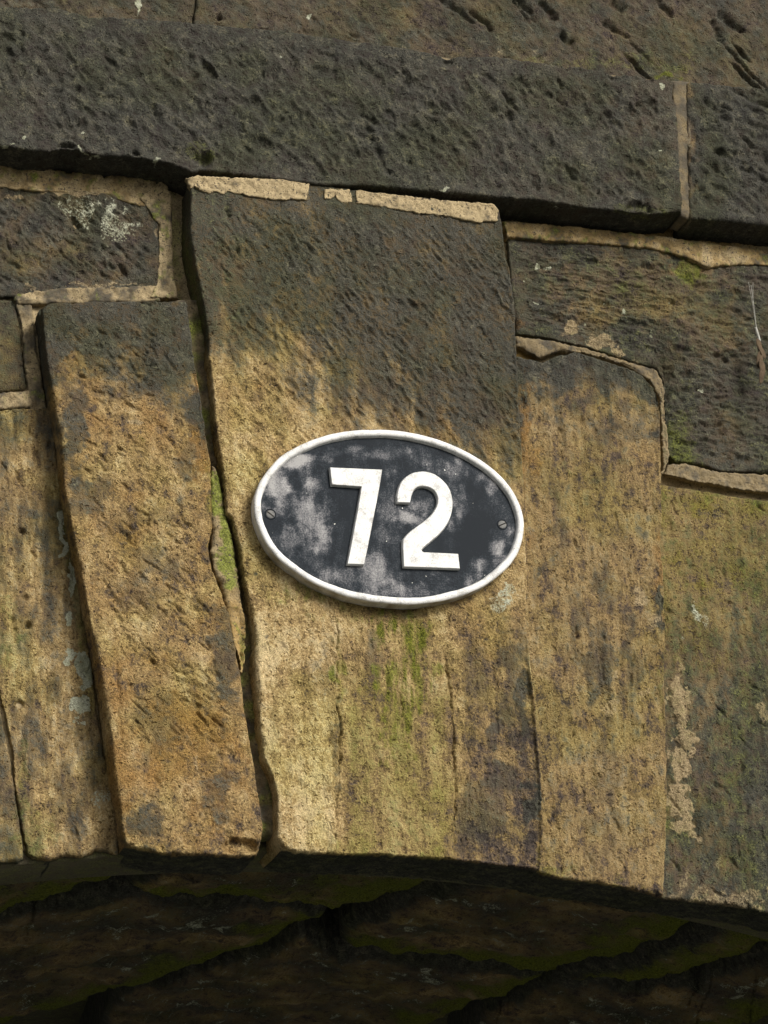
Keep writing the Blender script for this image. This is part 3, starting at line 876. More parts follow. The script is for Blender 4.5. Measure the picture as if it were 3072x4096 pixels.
def r1_mask(px, py, X, Z):
    n = fbm(px, py, 200, 5, 131, .62); n2 = fbm(px * .8, py * 1.7, 60, 4, 132, .65)
    mid = blobs(px, py, [(2550, 1150, 380, 160, .35), (2800, 1300, 200, 120, .25)], 5)
    return dict(tool=.2, ridge=1.0, soot_shade=np.clip(.84 + .3 * n + .25 * n2 - mid, 0, 1), tone=.45 + .25 * n2, ochre=.15 + .25 * n + blobs(px, py, [(2080, 1320, 50, 50, .8), (2740, 1060, 90, 50, .5)], 3),
                moss=np.clip(.16 + .2 * n + blobs(px, py, [(2720, 1800, 90, 140, .3), (2770, 1080, 50, 60, .5)], 4), 0, 1),
                pale=blobs(px, py, [(2270, 1325, 46, 40, .62), (2290, 1280, 26, 36, .75), (2400, 1370, 60, 46, .6), (2460, 1420, 40, 24, .6), (2560, 1455, 40, 24, .4), (2740, 1075, 70, 40, .5)], 9, .8, 50),
                lichen=blobs(px, py, [(2150, 1070, 18, 20, .9), (2190, 1082, 20, 8, .8), (2805, 1560, 14, 12, .9), (2075, 1105, 8, 8, .9), (2425, 1212, 8, 8, .9), (2492, 1245, 8, 10, .9), (2150, 1215, 14, 8, .8), (2340, 1307, 12, 8, .9), (2605, 1325, 9, 8, .9), (2655, 1215, 14, 12, .6)], 6, .5, 20))


def r1_disp(c):
    m = ss(.006, .03, c['d'])
    h = relief(c, .007, .13) + .005 * m * fbm(c['X'] * .7, c['Z'] * 2.0, .05, 5, 133, .6) + relief(c, .0018, .016, 4, .6)
    h += m * scoops(c['X'], c['Z'], .030, .011, .0068, -6, 135)
    h += stamps(c['X'], c['Z'], 120, 134, .020, .005, .0038, -8, 16, m, sharp=-.6)
    h += cracks(c, [([(2830, 1430), (2880, 1425), (2920, 1445)], 9, .010), ([(2820, 1690), (2860, 1700), (2900, 1695)], 8, .008), ([(2600, 985), (2700, 1000), (2760, 1020), (2790, 1050)], 6, .010)])
    return h


R1_T = [(2030, 945), (2230, 962), (2420, 974), (2600, 990), (2740, 1022), (2830, 1066), (2960, 1056), (3072, 1058), (3500, 1100)]
R1_B = [(2066, 1335), (2184, 1350), (2351, 1388), (2508, 1440), (2625, 1474), (2656, 1530), (2662, 1672), (2676, 1820), (2700, 1846), (2786, 1853), (2879, 1880), (3072, 1892), (3500, 1950)]
stone('stone', spandrel, R1_T, R1_B, None, None, face=.008, back=.07, sp=.0019, disp=r1_disp, mask=r1_mask, rnd=(.004, .004, .004, .004), seed=66,
      usT=[0, .12, .24, .36, .50, .57, .66, .74, 1], usB=[0, .07, .18, .28, .355, .38, .43, .48, .50, .56, .63, .74, 1], label='rough dark stone, horizontally ridged, wrapping the corner of the ring stone')

# -- pointing that stands proud of the stones ---------------------------------
def point_mask(moss=.0, soot_shade=.0, tone=.62, ochre=.1):
    def f(px, py, X, Z):
        n = fbm(px, py, 60, 4, 141, .6)
        return dict(soot_shade=np.clip(soot_shade + .5 * n, 0, 1), moss=np.clip(moss + .5 * moss * n * 2, 0, 1), tone=tone + .15 * n, ochre=ochre + .2 * n)
    return f


lump = lambda c: relief(c, .003, .03) + relief(c, .0016, .010, 3, .6)
PT = dict(mat=M_MORTAR, disp=lump, back=.012, sp=.0018, ragged=.0030)
keyp = ring
stone('mortar_fillet', keyp, [(744, 712), (790, 700), (926, 706), (1080, 712), (1160, 716), (1241, 733)], [(758, 752), (778, 742), (806, 762), (830, 772), (872, 766), (890, 776), (912, 764), (1019, 786), (1111, 796), (1225, 798)],
      face=.0690, mask=point_mask(soot_shade=.16, tone=.70, ochre=.2, moss=.08), seed=71, rnd=(.005, .0015, .0012, .003), **PT)
stone('mortar_fillet', keyp, [(1296, 758), (1330, 752), (1352, 760), (1400, 756), (1404, 770)], [(1300, 792), (1322, 798), (1340, 778), (1366, 812), (1406, 810)], face=.0685, mask=point_mask(tone=.70), seed=72, rnd=(.0015,) * 4, **PT)
stone('mortar_fillet', keyp, [(1424, 758), (1536, 772), (1767, 797), (1900, 806), (1972, 812)], [(1424, 812), (1536, 826), (1675, 850), (1780, 862), (1906, 888), (1992, 880)], R=[(1972, 812), (1996, 840), (1992, 880)],
      face=.0690, mask=point_mask(soot_shade=.18, tone=.68, ochre=.15, moss=.08), seed=73, rnd=(.005, .0015, .0012, .0015), **PT)
stone('mortar_joint', ring, [(700, 1195), (800, 1195)], [(1024, 3350), (1110, 3350)], [(700, 1195), (770, 1500), (815, 1857), (830, 2187), (900, 2500), (975, 2974), (1018, 3280), (1024, 3350)],
      [(800, 1195), (850, 1500), (890, 1857), (970, 2187), (1010, 2500), (1060, 2974), (1108, 3280), (1110, 3350)], face=.030, back=.03, sp=.003, mat=M_MORTAR, ragged=.001, seed=78,
      disp=lambda c: relief(c, .008, .05) + relief(c, .003, .012, 3, .6), mask=lambda px, py, X, Z: dict(soot_shade=np.clip(.5 + .5 * fbm(px, py, 60, 4, 3), 0, 1), tone=.4 + .3 * fbm(px, py, 40, 4, 4), ochre=.2 + 0 * px, moss=np.clip(.4 + .6 * fbm(px, py, 90, 4, 6), 0, 1)))
MG_L = [(846, 1862), (842, 1950), (842, 2050), (850, 2120), (842, 2190), (852, 2270), (884, 2350), (905, 2440), (928, 2540), (956, 2640), (962, 2690)]
MG_R = [(858, 1862), (884, 1950), (900, 2050), (922, 2130), (936, 2200), (950, 2290), (966, 2400), (984, 2500), (982, 2600), (972, 2690)]
stone('mortar_fillet', keyp, [(846, 1862), (858, 1862)], [(962, 2690), (972, 2690)], MG_L, MG_R, face=.054, back=.03, sp=.0022, ragged=.003, mat=M_MORTAR,
      disp=lambda c: relief(c, .006, .05) + relief(c, .003, .015, 3, .6) - .012 * ss(2200, 2600, c['py']) * ss(900, 980, c['px']), rnd=(.004, .006, .004, .004),
      mask=lambda px, py, X, Z: dict(soot_shade=.1 + .3 * fbm(px, py, 60, 4, 3), tone=.55 + .3 * fbm(px, py, 50, 4, 8), ochre=.3 + .3 * ss(2250, 2500, py), moss=np.clip(blobs(px, py, [(865, 1940, 40, 150, 1.2), (900, 2120, 34, 180, 1.0), (930, 2260, 26, 130, .8), (960, 2560, 20, 120, .6)], 5, .6, 40), 0, 1)),
      seed=74, label='crumbling mossy mortar filling the open joint')
stone('mortar_fillet', spandrel, [(2062, 1345), (2180, 1358), (2340, 1392), (2500, 1444), (2628, 1480), (2660, 1560)], [(2066, 1382), (2130, 1412), (2160, 1430), (2228, 1402), (2340, 1410), (2500, 1460), (2600, 1520), (2648, 1600)],
      face=.013, mask=point_mask(soot_shade=.5, tone=.45, ochre=.35), seed=75, rnd=(.0015, .002, .002, .002), **PT)
stone('mortar_fillet', spandrel, [(2668, 1858), (2740, 1854), (2800, 1868), (2879, 1888), (3072, 1898), (3480, 1950)], [(2666, 1892), (2720, 1912), (2790, 1925), (2879, 1940), (2960, 1958), (3072, 1968), (3480, 2030)],
      face=.013, mask=point_mask(soot_shade=.36, tone=.45), seed=76, rnd=(.002, .003, .003, .003), **PT)
stone('mortar_fillet', spandrel, [(2634, 1500), (2654, 1540)], [(2652, 1880), (2674, 1850)], [(2634, 1500), (2646, 1640), (2650, 1760), (2652, 1880)], [(2654, 1540), (2660, 1660), (2676, 1780), (2674, 1850)],
      face=.013, mask=point_mask(soot_shade=.4, tone=.5, moss=.25, ochre=.3), seed=77, rnd=(.003,) * 4, **PT)

def edge_mask(moss=.2, ochre=.3, tone=.6, soot_shade=.05):
    def f(px, py, X, Z):
        n = fbm(px, py, 90, 5, 151, .62); n2 = fbm(px, py, 40, 4, 152, .6)
        return dict(soot_shade=np.clip(soot_shade + .27 + .8 * n, 0, 1), moss=np.clip(moss + .05 + .7 * n2 + .3 * n - .1, 0, .9), tone=tone + .3 * n2, ochre=np.clip(ochre + .5 * n, 0, 1))
    return f


PJ = dict(mat=M_MORTAR, disp=lambda c: relief(c, .004, .04) + relief(c, .0016, .012, 3, .6), back=.03, sp=.0022, ragged=.003)
stone('mortar_joint', spandrel, [(-760, 610), (0, 652), (278, 684), (560, 708), (630, 716)], [(-760, 692), (-300, 718), (0, 747), (130, 760), (296, 772), (440, 792), (600, 830)], face=.008, mask=edge_mask(.22, .45), seed=81, rnd=(.010, .002, .0012, .002), **PJ)
stone('mortar_joint', spandrel, [(560, 790), (640, 722), (672, 744)], [(604, 1190), (660, 1190), (720, 1192)], [(548, 800), (628, 905), (632, 1000), (626, 1140), (600, 1190)], [(672, 744), (688, 800), (690, 950), (698, 1100), (720, 1192)], face=.009, mask=edge_mask(.22, .2, .7), seed=82, rnd=(.004, .010, .002, .0012), **PJ)
stone('mortar_joint', spandrel, [(56, 1178), (148, 1164), (259, 1150), (480, 1146), (630, 1140)], [(72, 1218), (150, 1214), (370, 1208), (560, 1206), (640, 1206)], face=.007, mask=edge_mask(.02, .15, .55, .2), seed=83, rnd=(.003, .003, .003, .003), **PJ)
stone('mortar_joint', spandrel, [(62, 1206), (128, 1212)], [(116, 1640), (190, 1640)], [(62, 1206), (84, 1300), (94, 1440), (110, 1560), (116, 1640)], [(128, 1212), (146, 1400), (190, 1640)], face=.004, mask=edge_mask(.12, .15, .5, .25), seed=84, rnd=(.003,) * 4, **PJ)
stone('mortar_joint', spandrel, [(-760, 1594), (0, 1570), (116, 1560)], [(-760, 1662), (0, 1634), (130, 1626)], face=.006, mask=edge_mask(.1, .15, .58, .15), seed=85, rnd=(.004,) * 4, **PJ)
stone('mortar_joint', spandrel, [(2012, 880), (2230, 896), (2600, 934), (2740, 952), (3072, 1000), (3500, 1050)], R1_T, face=.016, mask=edge_mask(.18, .55, .6), seed=86, rnd=(.010, .003, .003, .003), **PJ)

# -- barrel (soffit of the arch) ------------------------------------------------
SPRING_X = 2.45
xs = np.linspace(XC - 2.7, XC + 2.7, 60); ys = np.linspace(.10, 4.2, 30)
VX, VY = np.meshgrid(xs, ys)
VZ = arch_z(VX) + .16
BV = np.stack([VX, VY, VZ], -1).reshape(-1, 3)
nb = len(BV)
leg = np.array([[x, y, z] for x in (XC - 2.7, XC + 2.7) for (y, z) in ((.15, arch_z(XC + 2.7) + .16), (4.2, arch_z(XC + 2.7) + .16), (.15, GROUND_Z), (4.2, GROUND_Z))])
BQ = np.concatenate([grid_quads(60, 30)[:, ::-1], np.array([[nb, nb + 1, nb + 3, nb + 2], [nb + 4, nb + 6, nb + 7, nb + 5]])])
barrel = make('arch_barrel', np.concatenate([BV, leg]), BQ, M_STONE, bridge, dict(soot_shade=.75, ochre=.1, moss=.35, lichen=0, tone=.4, pale=0), smooth=False)


def soffit_stone(T, B, seed, bulge=.034, lab=None):
    """a rock-faced stone of the vault; outline set out on the vault surface"""
    nu, nv = 150, 60
    T = unproj_barrel(T)[:, :2]; B = unproj_barrel(B)[:, :2]
    T[:, 1] = np.maximum(T[:, 1], .05); B[:, 1] = np.maximum(B[:, 1], .06)
    T = resample(T, nu); B = resample(B, nu)
    T = rag(T, .006, seed); B = rag(B, .006, seed + 1)
    v = np.linspace(0, 1, nv)[:, None]; u = np.linspace(0, 1, nu)[None]
    P = T[None] * (1 - v[..., None]) + B[None] * v[..., None]
    X, Y = P[..., 0], P[..., 1]
    Hd = np.hypot(*(P[-1] - P[0]).T)[None]; Wd = np.hypot(*(P[:, -1] - P[:, 0]).T)[:, None]
    d = np.minimum(np.minimum(v * Hd, (1 - v) * Hd), np.minimum(u * Wd, (1 - u) * Wd))
    h = -bulge * (1 - np.exp(-d / .022)) + .016
    h = h - .014 * ss(0, .03, d) * fbm(X, Y, .16, 6, seed, .6) - .006 * fbm(X * 1.0, Y * .5, .03, 3, seed + 2) * ss(0, .02, d)
    Z = arch_z(X) + h + .040
    V = np.stack([X, Y, Z], -1).reshape(-1, 3)
    idx = np.arange(nu * nv).reshape(nv, nu)
    rg = np.r_[idx[0, :], idx[1:, -1], idx[-1, -2::-1], idx[-2:0:-1, 0]]
    bk = V[rg].copy(); bk[:, 2] += .12
    cur = nu * nv + np.arange(len(rg))
    Q = np.concatenate([grid_quads(nu, nv)[:, ::-1], np.stack([rg, cur, np.roll(cur, -1), np.roll(rg, -1)], 1)])
    n = fbm(X, Y, .15, 4, seed + 5, .6).ravel(); n2 = fbm(X, Y, .04, 4, seed + 6, .6).ravel()
    dd = d.ravel()
    k = np.zeros(len(rg))
    far = ((1 - v) * Hd).ravel(); near = (v * Hd + 0 * X).ravel()
    joint = 1 - ss(.01, .055, np.minimum(near + .012 * n2, (np.minimum(u, 1 - u) * Wd).ravel() + .02))  # edges painted dark to stand for shade in the recessed joints
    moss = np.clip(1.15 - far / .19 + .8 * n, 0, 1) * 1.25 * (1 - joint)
    mk = dict(soot_shade=np.r_[np.clip(.52 + .6 * n + .4 * n2, 0, 1) * (1 - joint) + 1.2 * joint, k + 1.2], moss=np.r_[moss, k], tone=np.r_[.48 + .5 * n2, k + .2], ochre=np.r_[0 * n, k], lichen=np.r_[np.clip(.15 + .8 * n2 + .3 * n, 0, .7) * (moss < .35) * (1 - joint), k], pale=np.zeros(len(V) + len(rg)))  # side faces coloured dark as joint shade; the faces carry soot and moss
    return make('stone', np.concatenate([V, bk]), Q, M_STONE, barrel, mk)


SOFF = [
    ([Z7(-700, 300), Z7(0, 330), Z7(400, 350), Z7(860, 330)], [Z7(-700, 800), Z7(-300, 770), Z7(0, 708), Z7(300, 634), Z7(480, 564), Z7(700, 486), Z7(1000, 370)]),
    ([Z7(545, 606), Z7(640, 540), Z7(830, 462), Z7(1000, 395), Z7(1400, 330), Z8(0, 320), Z8(500, 400)], [Z7(545, 622), Z7(800, 636), Z7(1150, 648), Z7(1300, 664), Z7(1460, 682), Z7(1659, 650), Z8(100, 625), Z8(350, 550), Z8(640, 470)]),
    ([Z7(-700, 830), Z7(-300, 800), Z7(0, 728), Z7(300, 660), Z7(540, 634), Z7(800, 650), Z7(1150, 664), Z7(1430, 692)], [Z7(-700, 1500), Z7(0, 1180), Z7(380, 1056), Z7(800, 940), Z7(1150, 836), Z7(1300, 760), Z7(1445, 700)]),
    ([Z7(1480, 780), Z8(0, 680), Z8(100, 640), Z8(380, 556), Z8(660, 480), Z8(1000, 450), Z8(1659, 540), Z8(1900, 600)], [Z7(1480, 860), Z8(0, 866), Z8(400, 904), Z8(600, 935), Z8(740, 962), Z8(1000, 912), Z8(1300, 800), Z8(1659, 660), Z8(1900, 620)]),
    ([Z7(500, 1040), Z7(900, 930), Z7(1170, 850), Z7(1300, 790), Z7(1460, 870), Z8(0, 878), Z8(400, 916), Z8(720, 970)], [Z7(300, 1500), Z7(700, 1400), Z7(1200, 1300), Z8(0, 1240), Z8(200, 1180), Z8(430, 1092), Z8(600, 1030), Z8(735, 978)]),
    ([Z8(760, 976), Z8(1000, 924), Z8(1300, 814), Z8(1659, 674), Z8(2000, 640)], [Z8(800, 1000), Z8(1100, 1010), Z8(1345, 982), Z8(1659, 866), Z8(2000, 760)]),
    ([Z8(440, 1104), Z8(740, 990), Z8(1100, 1022), Z8(1350, 992), Z8(1659, 878), Z8(2000, 780)], [Z8(300, 1400), Z8(700, 1330), Z8(1100, 1280), Z8(1500, 1200), Z8(1659, 1160), Z8(2000, 1100)]),
]
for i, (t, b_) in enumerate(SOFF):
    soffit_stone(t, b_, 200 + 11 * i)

# -- rest of the masonry, out of frame, that shades the vault ---------------------
def box_obj(name, x0, x1, y0, y1, z0, z1, mat, parent, masks):
    V = [(x, y, z) for x in (x0, x1) for y in (y0, y1) for z in (z0, z1)]
    F = [(0, 1, 3, 2), (4, 6, 7, 5), (0, 4, 5, 1), (2, 3, 7, 6), (0, 2, 6, 4), (1, 5, 7, 3)]
    return make(name, V, F, mat, parent, masks, smooth=False)


CM = dict(soot_shade=.5, tone=.45, moss=.1, ochre=.2, lichen=0, pale=0)
for sx in (-1, 1):
    x0, x1 = (XC - 4.2, -1.03) if sx < 0 else (1.37, XC + 4.2)
    xv = np.linspace(x0, x1, 24)
    top = np.full(24, 1.46)
    lo = np.where(np.abs(xv - XC) < 2.7, arch_z(xv) + .01, GROUND_Z - .05)
    V = np.concatenate([np.stack([xv, np.full(24, .03), top], 1), np.stack([xv, np.full(24, .03), lo], 1), np.stack([xv, np.full(24, .4), top], 1), np.stack([xv, np.full(24, .4), lo], 1)])
    Q = []
    for i in range(23):
        Q += [(i, i + 24, i + 25, i + 1), (i + 48, i + 49, i + 73, i + 72), (i, i + 1, i + 49, i + 48), (i + 24, i + 72, i + 73, i + 25)]
    make('side_wall', V, np.array(Q), M_STONE, bridge, CM, smooth=False)
box_obj('deck', XC - 4.2, XC + 4.2, .42, 4.2, .2, 1.0, M_STONE, bridge, CM)
g = make('ground', [(-150, -150, GROUND_Z), (150, -150, GROUND_Z), (150, 150, GROUND_Z), (-150, 150, GROUND_Z)], [(0, 1, 2, 3)], M_GROUND)
g['kind'] = 'structure'

# ------------------------------------------------------------------ the number plate
zp = lambda x, y: (960 + x / 1.406, 1680 + y / 1.406)
KF, PF, PB = .0665, .0905, .0828                     # keystone face, rim front, painted field (all metres proud)
PCX, PCZ, PA, PBB = -0.0172, -0.0432, .2195, .1470
plate = bpy.data.objects.new('number_plate', None)
COL.objects.link(plate)
plate.location = (PCX, -KF, PCZ)
plate['label'] = 'oval cast plate, white rim and raised white 72 on scuffed black, screwed to the keystone'
plate['category'] = 'number plate'


def ell(a, n, k=2.0):
    t = np.linspace(0, 2 * np.pi, n, endpoint=False)
    c, s = np.cos(t), np.sin(t)
    return np.sign(c) * np.abs(c) ** (2 / k) * (PA + a), np.sign(s) * np.abs(s) ** (2 / k) * (PBB + a)


def rings(profile, n=220, close=False, masks=None):
    V = []
    for a, y in profile:
        x, z = ell(a, n)
        V.append(np.stack([x, np.full(n, y), z], 1))
    k = len(profile)
    Q = []
    i = np.arange(n)
    for r in range(k - 1):
        Q.append(np.stack([r * n + i, r * n + np.roll(i, -1), (r + 1) * n + np.roll(i, -1), (r + 1) * n + i], 1))
    return np.concatenate(V), np.concatenate(Q)


# rim: an oval band with rolled edges
RW = .0114
y_of = lambda p: -(p - KF)
V, Q = rings([(-.001, y_of(KF - .002)), (0, y_of(PF - .004)), (-.0008, y_of(PF - .0015)), (-.003, y_of(PF)), (-RW + .003, y_of(PF)), (-RW + .001, y_of(PF - .0012)), (-RW, y_of(PF - .003)), (-RW - .0012, y_of(PB - .001))])
wv = fbm(V[:, 0], V[:, 2], .05, 4, 9, .6) * .0009
V[:, 0] += wv * np.sign(V[:, 0]); V[:, 2] += wv * np.sign(V[:, 2]); V[:, 1] += wv * .5
ang = np.arctan2(V[:, 2] / PBB, V[:, 0] / PA)
gr = .12 + .22 * fbm(V[:, 0], V[:, 2], .03, 4, 3) + .5 * (V[:, 1] > y_of(PF - .003)) * ss(.2, -.6, V[:, 2] / PBB)
rim = make('rim', V, Q[:, ::-1], M_ALLOY, plate, dict(grime_shade=np.clip(gr, 0, 1)))
# painted field: fine disc with slight waviness
n, kr = 220, 60
Vf, Qf = [], []
for r in range(kr):
    f = 1 - r / kr
    x, z = ell(-RW, n)
    Vf.append(np.stack([x * f, np.full(n, y_of(PB)), z * f], 1))
Vf.append(np.array([[0, y_of(PB), 0]]))
i = np.arange(n)
Qf = np.concatenate([np.stack([r * n + i, r * n + np.roll(i, -1), (r + 1) * n + np.roll(i, -1), (r + 1) * n + i], 1) for r in range(kr - 1)])
Vf = np.concatenate(Vf)
fc = [tuple(q) for q in Qf[:, ::-1]] + [((kr - 1) * n + int((j + 1) % n), (kr - 1) * n + int(j), kr * n) for j in range(n)]
fx, fy = proj(Vf + np.array([PCX, -KF, PCZ]))
ZB = lambda lst: [(zp(a, b)[0], zp(a, b)[1], c / 1.406, d / 1.406, e) for a, b, c, d, e in lst]
chalk = .22 + 1.7 * blobs(fx, fy, ZB([(210, 390, 90, 130, .30), (360, 240, 110, 50, .34), (380, 560, 130, 220, .24), (300, 700, 130, 110, .18), (760, 830, 160, 130, .22), (860, 950, 300, 70, .16), (700, 190, 200, 50, .18), (960, 590, 70, 90, .30),
                                (1330, 850, 60, 70, .26), (1230, 500, 60, 160, .24), (1010, 470, 60, 60, .18), (1480, 720, 60, 130, .26), (1420, 370, 60, 110, .20), (1200, 270, 140, 60, .18), (820, 520, 60, 200, .14), (560, 900, 200, 80, .16)]), 5, .9, 90, -.35, 1.0) \
    - blobs(fx, fy, ZB([(1330, 640, 120, 170, .16), (1250, 450, 90, 150, .10), (600, 180, 150, 60, .12), (560, 460, 90, 90, .08)]), 8, .5, 60)
er = np.hypot(Vf[:, 0] / (PA - RW), Vf[:, 2] / (PBB - RW))
chalk = chalk + .10 * np.exp(-((er - .87) / .045) ** 2) * ss(-.3, .3, fbm(fx, fy, 120, 3, 44)) + .12 * fbm(fx * 2.5, fy * .6, 60, 5, 45, .7)
field = make('field', Vf, fc, M_PAINT, plate, dict(chalk=chalk))


def prism(name, pts, y0, y1, mat, parent, masks=None, bev=.0009):
    """closed outline -> raised cast figure with bevelled face edge"""
    import bmesh
    from mathutils.geometry import tessellate_polygon
    P = np.array(pts)
    if np.sum(P[:, 0] * np.roll(P[:, 1], -1) - np.roll(P[:, 0], -1) * P[:, 1]) < 0:
        P = P[::-1]
    n = len(P)
    e = np.roll(P, -1, 0) - P
    nr = np.stack([e[:, 1], -e[:, 0]], 1); nr /= np.linalg.norm(nr, axis=1)[:, None]
    vn = nr + np.roll(nr, 1, 0); vn /= np.maximum(np.linalg.norm(vn, axis=1)[:, None], .3)
    rows = [(P + vn * .0012, y0), (P, y1 + bev), (P - vn * bev, y1)]
    V = np.concatenate([np.stack([p[:, 0], np.full(n, y), p[:, 1]], 1) for p, y in rows])
    F = []
    for r in range(2):
        for j in range(n):
            F.append((r * n + j, r * n + (j + 1) % n, (r + 1) * n + (j + 1) % n, (r + 1) * n + j))
    for t in tessellate_polygon([[Vector((p[0], p[1], 0)) for p in rows[2][0]]]):
        F.append(tuple(2 * n + q for q in t))
    o = make(name, V, F, mat, parent, masks, smooth=False)
    bm = bmesh.new(); bm.from_mesh(o.data); bmesh.ops.recalc_face_normals(bm, faces=bm.faces); bm.to_mesh(o.data); bm.free()
    return o


def smooth_path(pts, sharp, n=6):
    """Catmull-Rom through the points, corners listed in sharp stay sharp"""
    out = []
    N = len(pts)
    P = np.array(pts, float)
    for i in range(N):
        p1, p2 = P[i], P[(i + 1) % N]
        out.append(p1)
        if i in sharp and (i + 1) % N in sharp:
            continue
        p0 = P[i - 1] if i not in sharp else p1 - (p2 - p1)
        p3 = P[(i + 2) % N] if (i + 1) % N not in sharp else p2 + (p2 - p1)
        for k in range(1, n):
            t = k / n
            out.append(.5 * (2 * p1 + (p2 - p0) * t + (2 * p0 - 5 * p1 + 4 * p2 - p3) * t * t + (3 * p1 - p0 - 3 * p2 + p3) * t ** 3))
    return out


def to_plate(lst):
    p = unproj(np.array([zp(*q) for q in lst]), -(PF - .0005))
    return np.stack([p[:, 0] - PCX, p[:, 2] - PCZ], 1)


seven = to_plate([(507, 266), (800, 278), (790, 345), (775, 430), (745, 580), (718, 720), (698, 812), (605, 808), (628, 690), (660, 520), (684, 374), (517, 362)])
two_px = [(885, 462), (886, 415), (905, 355), (945, 312), (990, 293), (1045, 290), (1095, 305), (1140, 338), (1175, 382), (1193, 435), (1195, 490), (1183, 545), (1155, 598), (1115, 645), (1060, 692), (1024, 724), (1032, 742),
          (1070, 744), (1228, 752), (1237, 835), (922, 824), (917, 690), (928, 660), (965, 622), (1025, 578), (1075, 535), (1105, 490), (1114, 445), (1102, 408), (1080, 386), (1048, 373), (1012, 372), (984, 386), (966, 420), (957, 464)]
two = to_plate(smooth_path(two_px, {0, 18, 19, 20, 34}))
GM = dict(grime_shade=.12)
prism('digit', seven, y_of(PB - .001), y_of(PF - .0005), M_ALLOY, plate, GM)['label'] = 'raised white figure 7'
prism('digit', two, y_of(PB - .001), y_of(PF - .0005), M_ALLOY, plate, GM)['label'] = 'raised white figure 2'


def disc(name, cx, cz, prof, mat, parent, n=28, masks=None, slot=None):
    V, F = [], []
    for r, y in prof:
        for j in range(n):
            a = 2 * math.pi * j / n
            V.append((cx + r * math.cos(a), y, cz + r * math.sin(a)))
    k = len(prof)
    for r in range(k - 1):
        for j in range(n):
            F.append((r * n + j, (r + 1) * n + j, (r + 1) * n + (j + 1) % n, r * n + (j + 1) % n))
    F.append(tuple((k - 1) * n + j for j in range(n)))
    return make(name, V, F, mat, parent, masks, smooth=False)


for (qx, qy), an in (((178, 520), -38), ((1484, 578), 25)):
    c = to_plate([(qx, qy)])[0]
    rr = .0074
    yb = y_of(PB)
    disc('screw_collar', c[0], c[1], [(rr * 1.25, yb), (rr * 1.2, yb - .0007), (rr * 1.02, yb - .0009), (rr * .98, yb - .0002), (rr * .95, yb + .0005)], M_PAINT, plate, masks=dict(chalk=.15))
    s = disc('screw', c[0], c[1], [(rr * .93, yb + .0004), (rr * .92, yb - .0001), (rr * .8, yb - .0004), (rr * .4, yb - .0006)], M_SCREW, plate, masks=dict(grime_shade=.3))
    ca, sa = math.cos(math.radians(an)), math.sin(math.radians(an))
    L_, w_ = rr * .86, rr * .13
    cor = [(-L_, -w_), (L_, -w_), (L_, w_), (-L_, w_)]
    pts = [(c[0] + x * ca - z * sa, c[1] + x * sa + z * ca) for x, z in cor]
    Vs = [(x, yb - .0009, z) for x, z in pts] + [(x, yb + .0004, z) for x, z in pts]
    make('slot', Vs, [(0, 1, 2, 3), (0, 4, 5, 1), (1, 5, 6, 2), (2, 6, 7, 3), (3, 7, 4, 0)], plain_mat('screw_slot_dark', [(.3, (.015, .014, .012)), (.7, (.03, .028, .024))], 200), s, smooth=False)  # near-black bar laid on the screw head for the slot

# ------------------------------------------------------------------ small things
rng = np.random.default_rng(7)


def moss_clump(name, spots, count, size, label, face):
    V, F = [], []
    for _ in range(count):
        s = spots[rng.integers(len(spots))]
        x = s[0] + rng.normal() * s[2]; y = s[1] + rng.normal() * s[3]
        p = unproj(np.array([[x, y]]), -face)[0]
        a = rng.uniform(0, 2 * math.pi); l = size * rng.uniform(.5, 1.4); w = l * .3
        d = np.array([math.cos(a) * .7, -rng.uniform(.4, 1.0), math.sin(a) * .7]); d /= np.linalg.norm(d)
        sd = np.cross(d, rng.normal(size=3)); sd /= np.linalg.norm(sd)
        k = len(V)
        V += [p - sd * w, p + sd * w, p + d * l * .7 + sd * w * .6, p + d * l]
        F += [(k, k + 1, k + 2), (k, k + 2, k + 3)]
    o = make(name, np.array(V), F, M_MOSS, None, None, smooth=False)
    o['kind'] = 'stuff'; o['label'] = label; o['category'] = 'moss'
    return o


moss_clump('moss', [(1534, 2490, 40, 18), (1600, 2510, 50, 22), (1650, 2560, 28, 50), (1680, 2620, 24, 50), (1560, 2500, 24, 20), (1240, 2378, 50, 22)], 300, .0020, 'green moss growing just below the oval plate', .0655)


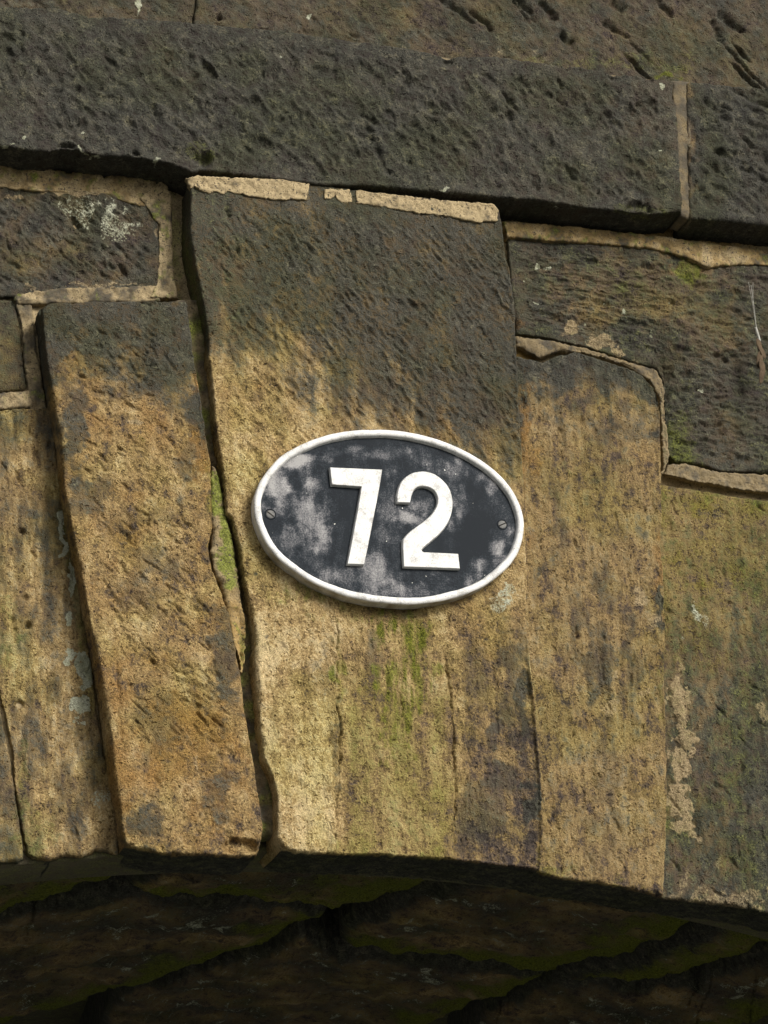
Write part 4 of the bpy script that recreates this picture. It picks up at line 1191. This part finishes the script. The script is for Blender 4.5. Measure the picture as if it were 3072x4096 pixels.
def tube(pts, r, n=5):
    V, F = [], []
    P = np.array(pts)
    for i, p in enumerate(P):
        d = P[min(i + 1, len(P) - 1)] - P[max(i - 1, 0)]
        d = d / np.linalg.norm(d)
        a = np.cross(d, [0.3, .9, .1]); a /= np.linalg.norm(a); b = np.cross(d, a)
        for j in range(n):
            t = 2 * math.pi * j / n
            V.append(p + r * (math.cos(t) * a + math.sin(t) * b))
    for i in range(len(P) - 1):
        for j in range(n):
            F.append((i * n + j, i * n + (j + 1) % n, (i + 1) * n + (j + 1) % n, (i + 1) * n + j))
    return V, F


web = bpy.data.objects.new('cobweb', None)
COL.objects.link(web)
wb = unproj(np.array([[3010.0, 1130.0]]), -.024)[0]
web.location = wb
web['label'] = 'thin cobweb strand hanging with a scrap of dead leaf at the right edge'
web['category'] = 'cobweb'
knot = unproj(np.array([[3028.0, 1330.0]]), -.040)[0]
for k, (sx, sy) in enumerate(((2994, 1128), (3004, 1140), (3012, 1130))):
    s0 = unproj(np.array([[sx, sy]], float), -.024)[0]
    mid_ = unproj(np.array([[3014.0 + rng.normal() * 3, 1225.0]]), -.036)[0]
    V, F = tube([s0 - wb, (s0 * .4 + mid_ * .6) - wb, mid_ - wb, knot - wb], .00028 + .0001 * (k % 2), 4)
    make('strand', np.array(V), F, M_WEB, web)
V, F = tube([unproj(np.array([[x, y]], float), -.042)[0] - wb for x, y in ((3022, 1310), (3028, 1330), (3033, 1345), (3038, 1365))], .0026, 6)
make('silk_knot', np.array(V), F, M_WEB, web)
for (x, y, a, l) in ((3034, 1385, 80, .014), (3046, 1410, 60, .013), (3036, 1440, 100, .016), (3046, 1475, 85, .016), (3042, 1510, 95, .012)):
    c = unproj(np.array([[x, y]], float), -.041)[0] - wb
    a = math.radians(a)
    d = np.array([math.cos(a), .1, -math.sin(a)]); s_ = np.array([math.sin(a), .3, math.cos(a)]) * .4
    V = []
    for t in np.linspace(-1, 1, 7):
        w_ = math.sqrt(max(0, 1 - t * t)) + .05
        for q in (-1, 0, 1):
            V.append(c + d * l * t + s_ * l * w_ * q + np.array([0, -.003 * abs(q) * w_ + .002 * t, 0]))
    F = [(r * 3 + q, r * 3 + q + 1, r * 3 + q + 4, r * 3 + q + 3) for r in range(6) for q in range(2)]
    o = make('leaf_scrap', np.array(V), F, M_LEAF, web)
    md = o.modifiers.new('thickness', 'SOLIDIFY'); md.thickness = .0008
